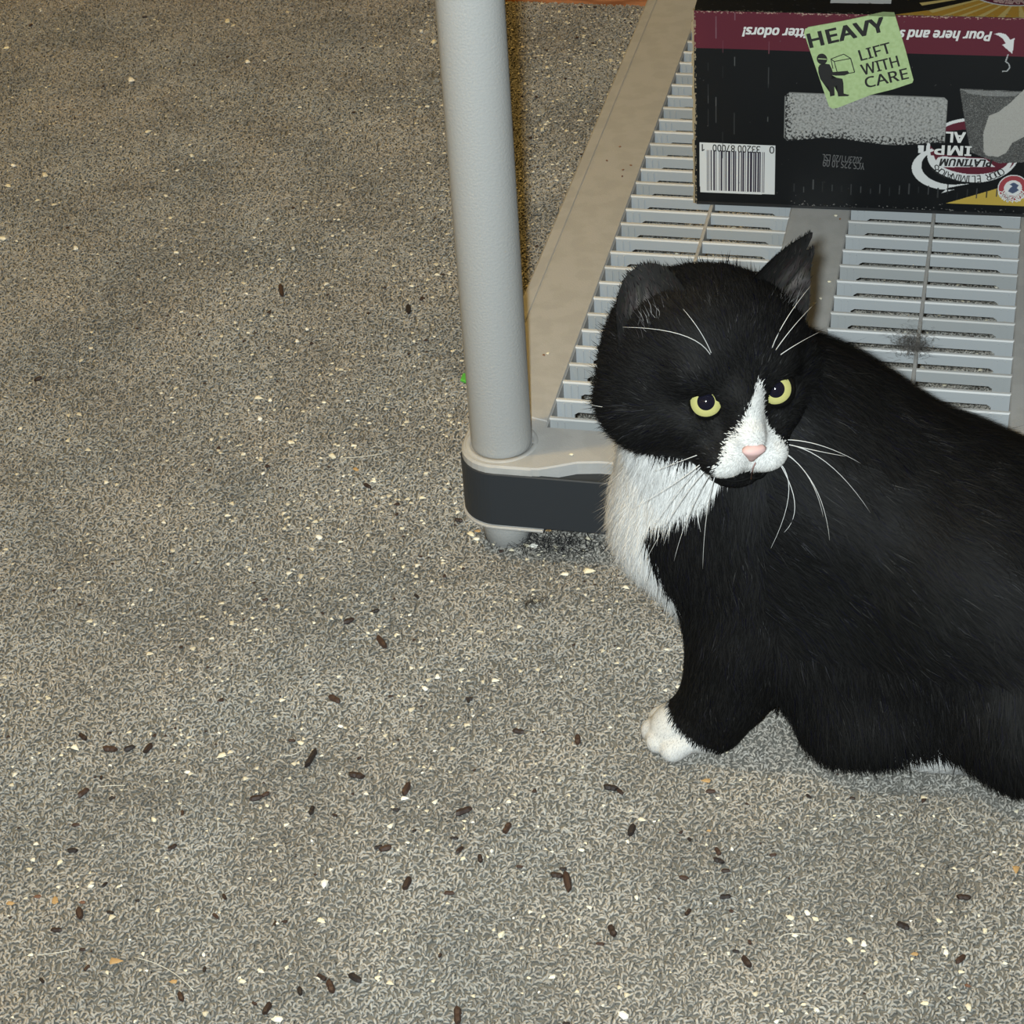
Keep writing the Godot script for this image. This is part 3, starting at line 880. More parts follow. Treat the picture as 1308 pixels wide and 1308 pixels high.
func litter_box() -> void:
	var box := base("cardboard_box", Vector3(0.0635, DECK + 0.0008, -0.279))
	box.rotation.y = deg_to_rad(1.5)
	tag(box, "black and maroon cardboard litter box lying upside down on the shelf", "box")
	var d := 0.2
	# faces: slightly bulging front, rounded worn corners
	var b := Builder.new(true)
	b.st.set_smooth_group(0)
	var cols := 22
	var rows := 8
	var at := func(i: int, j: int) -> Vector3:
		var u := i / float(cols)
		var v := j / float(rows)
		var dent := 0.0006 * sin(u * 23.0 + v * 4.0) * sin(v * 9.0 + u * 5.0)
		return Vector3(u * BOX_W, v * BOX_H, 0.0016 * sin(PI * u) * sin(PI * v) + dent * sin(PI * v))
	for i in cols:
		for j in rows:
			for k in [[0, 0], [1, 1], [1, 0], [0, 0], [0, 1], [1, 1]]:
				b.st.set_uv(Vector2((i + k[0]) / float(cols), 1.0 - (j + k[1]) / float(rows)))
				b.st.add_vertex(at.call(i + k[0], j + k[1]))
	var card := plain(Color.WHITE, 0.45, 0.4)
	card.albedo_texture = front_print()
	put("front_panel", b.done(), card, box)
	b = Builder.new()
	for k in [[0, 0], [1, 1], [1, 0], [0, 0], [0, 1], [1, 1]]:
		b.st.set_uv(Vector2(k[0], 1.0 - k[1]))
		b.st.add_vertex(Vector3(k[0] * BOX_W, BOX_H - 0.0004 * k[1], -k[1] * d))
	var lid := plain(Color.WHITE, 0.45, 0.4)
	lid.albedo_texture = top_print()
	put("top_panel", b.done(), lid, box)
	b = Builder.new()
	b.box(Vector3(0.0004, 0.0004, -d), Vector3(BOX_W - 0.0004, BOX_H - 0.0016, -0.0012))
	put("carton", b.done(), plain(linear(0.012, 0.013, 0.014), 0.5), box)
	# raw board showing at the worn left edge and at the flaps of the lower edge
	var kraft := plain(linear(0.30, 0.235, 0.14), 0.85)
	b = Builder.new()
	for k in 18:
		var y := k * BOX_H / 18.0
		b.box(Vector3(-0.0012 + 0.0004 * sin(k * 2.3), y, -0.0035), Vector3(0.0004, y + BOX_H / 18.0, -0.0003))
	put("worn_edge", b.done(), kraft, box)
	b = Builder.new()
	b.box(Vector3(0.001, -0.0002, -0.19), Vector3(BOX_W - 0.001, 0.0016, 0.0006))
	put("flap_edge", b.done(), plain(linear(0.014, 0.015, 0.016), 0.5), box)
	# words, upside down like the box
	var z := 0.0016
	lettering("Pour here and", 0.0056, M.white_ink, box, Vector3(0.1512, 0.1185, z), 180, true, 0.0475, 0.2)
	lettering("s", 0.0056, M.white_ink, box, Vector3(0.1236, 0.1182, z), 180, true, 0.0024, 0.2)
	lettering("litter odors!", 0.0056, M.white_ink, box, Vector3(0.0497, 0.1176, z), 180, true, 0.0395, 0.2)
	lettering("PLATINUM", 0.0046, M.ink, box, Vector3(0.1662, 0.0360, z), 181, true, 0.0305, 0.2)
	lettering("IMP", 0.0060, M.white_ink, box, Vector3(0.1580, 0.0441, z + 0.0002), 180, true, 0.0215)
	lettering("AL", 0.0066, M.white_ink, box, Vector3(0.1590, 0.0530, z + 0.0002), 180, true, 0.0112)
	lettering("33200 87000", 0.0029, M.ink, box, Vector3(0.0262, 0.0400, z), 180, false, 0.0295)
	lettering("0", 0.0021, M.ink, box, Vector3(0.0482, 0.0400, z), 180, false)
	lettering("1", 0.0021, M.ink, box, Vector3(0.0052, 0.0400, z), 180, false)
	var dim := plain(linear(0.10, 0.10, 0.10), 0.6)
	lettering("YCS 22S 10 09", 0.0024, dim, box, Vector3(0.0925, 0.0318, z), 177, false, 0.0255)
	lettering("2023/11/20 LSL", 0.0024, dim, box, Vector3(0.0915, 0.0356, z), 177, false, 0.0240)
	# ring of letters round the emblem, words along the white sweep
	var ring := "ARM & HAMMER"
	for i in ring.length():
		if ring[i] != " ":
			var a := deg_to_rad(336.0 - i * 12.0)
			lettering(ring[i], 0.0011, M.white_ink, box, Vector3(0.1958 + cos(a) * 0.0069, 0.0193 + sin(a) * 0.0069, z), rad_to_deg(a) - 90.0, true)
	var words := "ODOR ELIMINATORS"
	for i in words.length():
		if words[i] != " ":
			var a := deg_to_rad(322.0 - i * 7.4)
			lettering(words[i], 0.00125, M.ink, box, Vector3(0.1688 + cos(a) * 0.0238, 0.0390 + sin(a) * 0.0140, z), rad_to_deg(atan2(sin(a) / 0.0138, cos(a) / 0.0225)) - 90.0, false)
	for i in 7:
		var a := deg_to_rad(302.0 - i * 10.0)
		var o := lettering("HAMMER&"[i], 0.005, plain(linear(0.42, 0.28, 0.26), 0.6), box, Vector3(0.187 + cos(a) * 0.0205, BOX_H + 0.0001, -(0.042 + sin(a) * 0.0188)), 0, true)
		o.transform = Transform3D(Basis(Vector3.RIGHT, -PI / 2) * Basis(Vector3(0, 0, 1), a - PI / 2), o.position)
	# the pale green sticker, folded over the upper edge
	var sticker := plain(linear(0.50, 0.66, 0.30), 0.55, 0.4)
	var tex := noise_texture(8, 0.09, linear(0.36, 0.475, 0.225), linear(0.405, 0.525, 0.265), 256)
	sticker.albedo_texture = tex
	sticker.albedo_color = Color.WHITE
	triplanar(sticker, 12.0)
	var s := put("sticker", flat([[[66.2, 117.5], [66.6, 119.8], [68.6, 121.4], [88, 125.6], [103, 129.4], [119.4, 129.4], [126.2, 109.0], [132.0, 89.5], [131.4, 87.6], [120.0, 83.0], [107, 79.0], [88.0, 70.0], [84.6, 69.2], [82.4, 70.6]]], 0.0012, 0.0019), sticker, box)
	s.set_meta("label", "pale green warning sticker folded over the box edge")
	b = Builder.new()
	b.quad(Vector3(0.103, 0.1297, 0.0017), Vector3(0.1194, 0.1297, 0.0017), Vector3(0.1184, 0.1299, -0.0032), Vector3(0.112, 0.1299, -0.0036))
	b.quad(Vector3(0.103, 0.1297, 0.0019), Vector3(0.103, 0.1294, 0.0012), Vector3(0.1194, 0.1294, 0.0012), Vector3(0.1194, 0.1297, 0.0019))
	put("sticker_fold", b.done(), sticker, s)
	var zz := 0.0019
	lettering("HEAVY", 0.0086, M.ink, s, Vector3(0.0904, 0.1183, zz), 15.2, true, 0.0455)
	lettering("LIFT", 0.0068, M.ink, s, Vector3(0.1080, 0.1068, zz), 18.0, false, 0.0188)
	lettering("WITH", 0.0068, M.ink, s, Vector3(0.1122, 0.0982, zz), 17.0, false, 0.0225)
	lettering("CARE", 0.0068, M.ink, s, Vector3(0.1160, 0.0901, zz), 16.0, false, 0.0258)
	# the man who squats with a crate in his arms
	var man := [ellipse(77.3, 101.4, 3.1, 3.5, 15),
		[[76.0, 97.6], [78.5, 98.6], [81.9, 98.1], [83.2, 95.6], [84.0, 93.2], [89.0, 93.2], [92.8, 94.3], [94.0, 92.6], [91.0, 91.2], [86.0, 90.9], [83.6, 91.2], [83.1, 88.6], [86.4, 89.6], [89.9, 89.0], [90.6, 86.0], [91.0, 79.4], [94.4, 78.6], [93.6, 77.8], [87.7, 77.4], [87.2, 80.0], [86.9, 84.6], [85.2, 83.9], [85.6, 78.0], [82.9, 77.2], [82.5, 80.0], [81.9, 83.4], [78.9, 85.2], [76.6, 88.6], [75.4, 92.6], [75.2, 95.8]]]
	var lines := [stroke([82.6, 101.6], [90.1, 104.9], 0.5), stroke([90.1, 104.9], [94.3, 102.3], 0.5), stroke([94.3, 102.3], [84.6, 100.0], 0.5), stroke([82.6, 101.6], [84.6, 100.0], 0.5),
		stroke([94.3, 102.3], [97.0, 93.4], 0.6), stroke([97.0, 93.4], [93.6, 92.7], 0.5), stroke([84.6, 100.0], [86.6, 93.2], 0.5), stroke([82.6, 101.6], [84.0, 95.4], 0.5)]
	put("pictogram", flat(man + lines, zz - 0.0003, zz + 0.0001), M.ink, s)
	put("visor", flat([stroke([75.0, 101.6], [80.0, 101.4], 0.5)], zz, zz + 0.00018), sticker, s)


# ---------------------------------------------------------------- the cat
var cap_a := PackedVector3Array()
var cap_b := PackedVector3Array()
var cap_r := PackedVector3Array()     # radius at a, radius at b, blend
var ell_c := PackedVector3Array()
var ell_r := PackedVector3Array()
var ell_k := PackedFloat32Array()
var cat_v := PackedVector3Array()
var cat_n := PackedVector3Array()
var cat_i := PackedInt32Array()
var cat_kind := PackedInt32Array()
var blaze := PackedVector2Array()
var eyes := [Vector3(-0.0155, 0.0012, 0.034), Vector3(0.0162, 0.0022, 0.034)]
const GAZE := Vector3(-0.3241, 0.4125, 0.8514)


func capsule(a: Vector3, b: Vector3, ra: float, rb: float, k := 0.014) -> void:
	cap_a.append(a)
	cap_b.append(b)
	cap_r.append(Vector3(ra, rb, k))


func chain(points: Array, k := 0.014) -> void:
	for i in points.size() - 1:
		var p: Array = points[i]
		var q: Array = points[i + 1]
		capsule(Vector3(p[0], p[1], p[2]), Vector3(q[0], q[1], q[2]), p[3], q[3], k)


func blob(c: Vector3, r: Vector3, k := 0.01) -> void:
	ell_c.append(c)
	ell_r.append(r)
	ell_k.append(k)


func smin(a: float, b: float, k: float) -> float:
	var h := maxf(k - absf(a - b), 0.0) / k
	return minf(a, b) - h * h * k * 0.25


var rough_caps := 0


func paw_field(p: Vector3) -> float:
	return body_field(p, cap_a.size())


func body_field(p: Vector3, count := rough_caps) -> float:
	var d := 1.0
	for i in count:
		var r := cap_r[i]
		var ba := cap_b[i] - cap_a[i]
		var pa := p - cap_a[i]
		var h := clampf(pa.dot(ba) / maxf(ba.length_squared(), 1e-9), 0.0, 1.0)
		var e := (pa - ba * h).length() - lerpf(r.x, r.y, h)
		d = e if i == 0 else smin(d, e, r.z)
	return maxf(d, 0.0008 - p.y)


func head_field(p: Vector3) -> float:
	var d := 1.0
	for i in ell_c.size():
		var q := p - ell_c[i]
		var r := ell_r[i]
		var k0 := (q / r).length()
		var k1 := (q / (r * r)).length()
		var e := k0 * (k0 - 1.0) / maxf(k1, 1e-6)
		d = e if i == 0 else smin(d, e, ell_k[i])
	# eye sockets and the fold of the mouth
	for e in eyes:
		var s: float = 0.0088 - (p - (e - GAZE * 0.0062)).length()
		d = -smin(-d, -s, 0.003) if false else maxf(d, s)
	return d


func nets(lo: Vector3, hi: Vector3, cell: float, field: Callable, place: Transform3D, kind: int) -> void:
	var nx := int((hi.x - lo.x) / cell) + 1
	var ny := int((hi.y - lo.y) / cell) + 1
	var nz := int((hi.z - lo.z) / cell) + 1
	var vals := PackedFloat32Array()
	vals.resize(nx * ny * nz)
	var bs := 4
	var reach := bs * cell * 1.35
	for bz in range(0, nz, bs):
		for by in range(0, ny, bs):
			for bx in range(0, nx, bs):
				var mid: float = field.call(lo + Vector3(bx + 1.5, by + 1.5, bz + 1.5) * cell)
				var far := absf(mid) > reach
				for z in range(bz, mini(bz + bs, nz)):
					for y in range(by, mini(by + bs, ny)):
						for x in range(bx, mini(bx + bs, nx)):
							vals[x + nx * (y + ny * z)] = mid if far else field.call(lo + Vector3(x, y, z) * cell)
	var ids := PackedInt32Array()
	ids.resize(nx * ny * nz)
	ids.fill(-1)
	var first := cat_v.size()
	var step := [1, nx, nx * ny]
	for z in nz - 1:
		for y in ny - 1:
			for x in nx - 1:
				var o := x + nx * (y + ny * z)
				var neg := 0
				for c in 8:
					if vals[o + (c & 1) + (nx if c & 2 else 0) + (nx * ny if c & 4 else 0)] < 0.0:
						neg += 1
				if neg == 0 or neg == 8:
					continue
				var sum := Vector3.ZERO
				var cnt := 0
				for c in 8:
					for ax in 3:
						var bit := 1 << ax
						if c & bit:
							continue
						var c2 := c | bit
						var v0 := vals[o + (c & 1) + (nx if c & 2 else 0) + (nx * ny if c & 4 else 0)]
						var v1 := vals[o + (c2 & 1) + (nx if c2 & 2 else 0) + (nx * ny if c2 & 4 else 0)]
						if (v0 < 0.0) == (v1 < 0.0):
							continue
						var t := v0 / (v0 - v1)
						var q := Vector3(c & 1, (c >> 1) & 1, (c >> 2) & 1)
						q[ax] += t
						sum += q
						cnt += 1
				ids[o] = cat_v.size()
				cat_v.append(place * (lo + (Vector3(x, y, z) + sum / cnt) * cell))
				cat_n.append(Vector3.ZERO)
				cat_kind.append(kind)
	var tris := PackedInt32Array()
	for z in range(1, nz - 1):
		for y in range(1, ny - 1):
			for x in range(1, nx - 1):
				var o := x + nx * (y + ny * z)
				var inside := vals[o] < 0.0
				for ax in 3:
					if (vals[o + step[ax]] < 0.0) == inside:
						continue
					var u: int = step[(ax + 1) % 3]
					var v: int = step[(ax + 2) % 3]
					var a := ids[o]
					var b := ids[o - u]
					var c := ids[o - u - v]
					var d := ids[o - v]
					if a < 0 or b < 0 or c < 0 or d < 0:
						continue
					if inside:
						tris.append_array([a, b, c, a, c, d])
					else:
						tris.append_array([a, c, b, a, d, c])
	finish_normals(tris, first)


func finish_normals(tris: PackedInt32Array, first: int) -> void:
	# tris are counter-clockwise from outside; stored clockwise
	for i in range(0, tris.size(), 3):
		var a := cat_v[tris[i]]
		var n := (cat_v[tris[i + 1]] - a).cross(cat_v[tris[i + 2]] - a)
		for k in 3:
			cat_n[tris[i + k]] += n
		cat_i.append_array([tris[i], tris[i + 2], tris[i + 1]])
	for i in range(first, cat_v.size()):
		cat_n[i] = cat_n[i].normalized()


# an ear: a cupped sheet with an inner and an outer skin, tip(s) is the height of the rim at each place across
func ear(base_in: Vector3, base_out: Vector3, apex: Vector3, face: Vector3, cup: float, tip: Callable) -> void:
	var first := cat_v.size()
	var mid := (base_in + base_out) * 0.5
	var w := (base_out - base_in) * 0.5
	var h := apex - mid
	var cols := 26
	var rows := 10
	var place := Transform3D(head_basis, HEAD_AT)
	for side in 2:
		for j in rows + 1:
			for i in cols + 1:
				var s := lerpf(-1.0, 1.0, i / float(cols))
				var t := j / float(rows)
				var top: float = tip.call(s)
				var p := mid + w * s * (1.0 - 0.10 * t) + h * (t * (top + 0.22) - 0.22)
				p += face * (cup * (s * s - 0.6) * (1.0 - 0.3 * t))
				if side == 1:
					p -= face * 0.0022 * (1.0 - 0.75 * t) * (1.0 - 0.6 * s * s)
				cat_v.append(place * p)
				cat_n.append(Vector3.ZERO)
				cat_kind.append(2 if side == 0 else 3)
	var tris := PackedInt32Array()
	var n := (cols + 1) * (rows + 1)
	var flip := (head_basis * w).cross(head_basis * h).dot(head_basis * face) < 0.0
	for side in 2:
		for j in rows:
			for i in cols:
				var a := first + side * n + j * (cols + 1) + i
				var q := [a, a + 1, a + cols + 2, a + cols + 1]
				if (side == 1) != flip:
					q.reverse()
				tris.append_array([q[0], q[1], q[2], q[0], q[2], q[3]])
	finish_normals(tris, first)


var f_len := 0.0
var f_flow := Vector3.ZERO
var f_lift := 0.3
var f_white := false
var f_wide := 0.0002


func segment(p: Vector3, a: Vector3, b: Vector3) -> float:
	var ba := b - a
	return (p - a - ba * clampf((p - a).dot(ba) / ba.length_squared(), 0.0, 1.0)).length()


func in_bib(p: Vector3, _n: Vector3) -> bool:
	# right-hand limit of the white chest at each height
	if p.y < 0.070 or p.y > 0.172 or p.z < 0.07:
		return false
	var limit := 0.0
	var steps := [[0.070, 0.116], [0.085, 0.120], [0.112, 0.1125], [0.130, 0.1085], [0.137, 0.111], [0.146, 0.126], [0.160, 0.142], [0.172, 0.146]]
	for i in steps.size() - 1:
		if p.y >= steps[i][0] and p.y <= steps[i + 1][0]:
			limit = remap(p.y, steps[i][0], steps[i + 1][0], steps[i][1], steps[i + 1][1])
	return p.x < limit + 0.3 * minf(0.0, 0.145 - p.z)


func coat(p: Vector3, n: Vector3, kind: int) -> void:
	f_white = false
	f_wide = 0.00021
	var lp := head_basis.transposed() * (p - HEAD_AT)
	if kind == 1:
		var d := (lp - Vector3(0, -0.018, 0.048)).length()
		var s := smoothstep(0.016, 0.085, d)
		f_len = lerpf(0.0018, 0.0105, s)
		var flow := (lp - Vector3(0, -0.010, 0.066)).normalized() + Vector3(0, 0, -0.5)
		if lp.y < -0.004 and absf(lp.x) > 0.022:
			f_len += 0.004 * smoothstep(0.022, 0.04, absf(lp.x))
			flow += Vector3(signf(lp.x) * 0.3, -0.5, 0)
		f_flow = head_basis * flow
		f_lift = 0.16 + 0.16 * s
		if lp.z > 0.014 and Geometry2D.is_point_in_polygon(Vector2(lp.x, lp.y), blaze):
			f_white = true
			f_wide = 0.00017
		elif lp.y < -0.016 and lp.x < 0.006 and lp.z < 0.032 and in_bib(p, n):
			f_white = true
		return
	if kind >= 2:
		f_len = 0.0030 if kind == 2 else 0.0022
		f_flow = head_basis * Vector3(signf(lp.x) * 0.35, 1.0, -0.1)
		f_lift = 0.15
		f_wide = 0.00016
		return
	f_len = 0.0125
	f_lift = 0.28
	f_flow = Vector3(0.8, -0.55, 0.12)
	if in_bib(p, n):
		f_white = true
		f_len = 0.0145
		f_flow = Vector3(-0.12, -1.0, 0.1)
		f_lift = 0.3
		f_wide = 0.00019
	elif p.y < 0.095 and p.x < 0.168:
		f_len = lerpf(0.0035, 0.009, smoothstep(0.02, 0.09, p.y))
		f_flow = Vector3(-0.1, -1.0, 0.15)
		f_lift = 0.16
		if p.z > 0.115 and p.x < 0.146 and p.y < 0.0255 - (p.x - 0.113) * 0.68:
			f_white = true
			f_len = 0.0011
			f_lift = 0.12
			f_wide = 0.00014
	elif p.y < 0.022 and p.x > 0.222 and p.x < 0.266 and p.z > 0.128:
		f_white = true
		f_len = 0.004
		f_flow = Vector3(-1.0, -0.2, 0.2)
	elif p.y < 0.075:
		f_len = 0.0145
		f_flow = Vector3(0.25, -1.0, 0.25)
		f_lift = 0.26
	elif p.x < 0.16:
		f_flow = Vector3(0.2, -1.0, 0.1)


func cat() -> void:
	var black := Color(0.0065, 0.0065, 0.0068)
	var white := Color(0.55, 0.55, 0.537)
	for q in [[5.9, 10.5], [1.2, 4.0], [-2.6, -3.0], [-6.5, -9.0], [-11.5, -17.0], [-16.5, -25.0], [-14.5, -31.0], [-6.0, -31.5], [0.5, -30.5], [8.0, -32.0], [15.5, -31.5], [20.5, -26.0], [16.5, -19.0], [11.0, -12.5], [8.2, -5.0], [8.2, 4.0]]:
		blaze.append(Vector2(q[0], q[1]) * 0.001)
	# trunk, neck and legs
	chain([[0.172, 0.134, 0.098, 0.048], [0.235, 0.090, 0.103, 0.058], [0.34, 0.052, 0.104, 0.060]], 0.03)
	chain([[0.142, 0.180, 0.112, 0.038], [0.172, 0.139, 0.102, 0.047]], 0.03)
	chain([[0.122, 0.155, 0.118, 0.030], [0.120, 0.115, 0.122, 0.027], [0.141, 0.085, 0.128, 0.022]], 0.03)
	chain([[0.158, 0.125, 0.115, 0.042], [0.162, 0.092, 0.118, 0.036]], 0.03)
	chain([[0.158, 0.098, 0.128, 0.031], [0.150, 0.062, 0.145, 0.021], [0.143, 0.034, 0.149, 0.0165], [0.133, 0.018, 0.151, 0.0145]], 0.02)
	chain([[0.142, 0.10, 0.092, 0.030], [0.140, 0.035, 0.084, 0.016], [0.132, 0.013, 0.088, 0.012]], 0.02)
	chain([[0.188, 0.072, 0.128, 0.028], [0.200, 0.028, 0.147, 0.022], [0.220, 0.030, 0.144, 0.022], [0.240, 0.040, 0.132, 0.022]], 0.014)
	chain([[0.200, 0.065, 0.122, 0.036], [0.262, 0.055, 0.122, 0.040]], 0.03)
	chain([[0.335, 0.056, 0.124, 0.052], [0.284, 0.037, 0.149, 0.035]], 0.02)
	chain([[0.30, 0.012, 0.148, 0.011], [0.236, 0.0105, 0.152, 0.0105]], 0.008)
	chain([[0.385, 0.042, 0.09, 0.024], [0.44, 0.022, 0.085, 0.017], [0.462, 0.016, 0.15, 0.014], [0.43, 0.016, 0.20, 0.011]], 0.02)
	rough_caps = cap_a.size()
	chain([[0.136, 0.0125, 0.151, 0.0135], [0.1175, 0.0105, 0.1545, 0.0120]], 0.01)
	var toe := Vector3(-0.94, 0, 0.34)
	var across := Vector3(0.34, 0, 0.94)
	for k in 4:
		var s: float = [-0.0112, -0.0036, 0.0042, 0.0115][k]
		var c: Vector3 = Vector3(0.1165, 0.0068, 0.1545) + across * s + toe * [0.0035, 0.0085, 0.0075, 0.002][k]
		capsule(c - toe * 0.006 + Vector3(0, 0.003, 0), c, 0.0060, 0.0064, 0.0012)
	# skull, cheeks, brow, muzzle, chin
	blob(Vector3(0, 0.006, -0.010), Vector3(0.0425, 0.0330, 0.043))
	blob(Vector3(0, 0.012, 0.010), Vector3(0.030, 0.024, 0.026), 0.012)
	for s in [-1.0, 1.0]:
		blob(Vector3(0.0275 * s, -0.010, 0.000), Vector3(0.0215, 0.0225, 0.026), 0.014)
		blob(Vector3(0.0160 * s, 0.0105, 0.028), Vector3(0.010, 0.0065, 0.008), 0.009)
		blob(Vector3(0.0092 * s, -0.0235, 0.0375), Vector3(0.0112, 0.0092, 0.0125), 0.004)
		blob(Vector3(0.0185 * s, -0.012, 0.026), Vector3(0.011, 0.010, 0.012), 0.009)
	blob(Vector3(0, -0.002, 0.034), Vector3(0.0095, 0.013, 0.012), 0.008)
	blob(Vector3(0, -0.0125, 0.043), Vector3(0.0072, 0.0080, 0.0105), 0.005)
	blob(Vector3(0, -0.0355, 0.030), Vector3(0.0115, 0.0070, 0.0105), 0.005)
	blob(Vector3(0, -0.020, 0.012), Vector3(0.026, 0.018, 0.024), 0.012)
	nets(Vector3(0.06, -0.006, 0.005), Vector3(0.49, 0.215, 0.225), 0.0048, body_field, Transform3D(), 0)
	nets(Vector3(0.094, -0.004, 0.126), Vector3(0.156, 0.034, 0.182), 0.0017, paw_field, Transform3D(), 0)
	nets(Vector3(-0.056, -0.052, -0.062), Vector3(0.056, 0.05, 0.062), 0.0021, head_field, Transform3D(head_basis, HEAD_AT), 1)
	ear(Vector3(-0.0085, 0.0310, 0.006), Vector3(-0.0440, 0.0180, -0.004), Vector3(-0.0300, 0.0480, -0.008), Vector3(-0.30, 0.10, 0.95).normalized(), 0.0095,
		func(s: float) -> float: return pow(maxf(0.0, 1.0 - pow(absf(s), 2.6)), 0.62))
	ear(Vector3(0.0165, 0.0400, -0.004), Vector3(0.0480, 0.0150, -0.010), Vector3(0.0545, 0.0500, -0.014), Vector3(0.62, -0.05, 0.78).normalized(), 0.0085,
		func(s: float) -> float: return pow(maxf(0.0, 1.0 - absf(s)), 0.8) * 1.02 + 0.10 * exp(-pow((s - 0.34) / 0.10, 2.0)) - 0.22 * exp(-pow((s - 0.18) / 0.05, 2.0)) * (1.0 - absf(s)))

	var root := base("cat", Vector3(0.2, 0.0, 0.11))
	tag(root, "black cat with white blaze, bib and paw sitting before the shelf", "cat")
	var off := root.position
	var colors := PackedColorArray()
	for i in cat_v.size():
		coat(cat_v[i], cat_n[i], cat_kind[i])
		colors.append(ear_skin(cat_v[i]) if cat_kind[i] == 2 else white if f_white else black)
	var shifted := PackedVector3Array()
	for v in cat_v:
		shifted.append(v - off)
	var body := put("body", arrays(shifted, cat_n, colors, cat_i), M.skin, root)
	body.set_meta("label", "black body, head, legs and ears in one skin")
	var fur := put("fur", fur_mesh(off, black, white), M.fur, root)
	fur.set_meta("kind", "stuff")
	fur.set_meta("label", "glossy black fur with white hair on muzzle, chest and paws")
	face(root, off)


func ear_skin(p: Vector3) -> Color:
	# thinly haired skin: dark at the rim, bare grey folds deep in the cup
	var lp := head_basis.transposed() * (p - HEAD_AT)
	var c := Vector3(-0.030, 0.031, lp.z) if lp.x < 0.0 else Vector3(0.043, 0.030, lp.z)
	var fold := 0.5 + 0.5 * sin(lp.y * 1900.0 + lp.x * 800.0)
	return Color(0.010, 0.009, 0.0085).lerp(Color(0.085, 0.077, 0.074), fold * clampf(1.0 - (lp - c).length() / 0.010, 0.0, 1.0))


func arrays(v: PackedVector3Array, n: PackedVector3Array, c: PackedColorArray, i: PackedInt32Array) -> ArrayMesh:
	var a := []
	a.resize(Mesh.ARRAY_MAX)
	a[Mesh.ARRAY_VERTEX] = v
	a[Mesh.ARRAY_NORMAL] = n
	a[Mesh.ARRAY_COLOR] = c
	a[Mesh.ARRAY_INDEX] = i
	var m := ArrayMesh.new()
	m.add_surface_from_arrays(Mesh.PRIMITIVE_TRIANGLES, a)
	return m


var hv := PackedVector3Array()
var hn := PackedVector3Array()
var hc := PackedColorArray()
var hi := PackedInt32Array()


func hair(p: Vector3, d0: Vector3, d1: Vector3, n: Vector3, length: float, w: float, c: Color) -> void:
	var s := d0.cross(n).normalized() * w
	var m := p + d0 * length * 0.5
	var e := m + d1 * length * 0.5
	var o := hv.size()
	hv.append(p - s)
	hv.append(p + s)
	hv.append(m - s * 0.8)
	hv.append(m + s * 0.8)
	hv.append(e)
	var nn := (n - d0 * n.dot(d0) * 0.8).normalized()
	for k in 5:
		hn.append(nn)
		hc.append(c)
	for k in [0, 2, 1, 1, 2, 3, 2, 4, 3]:
		hi.append(o + k)


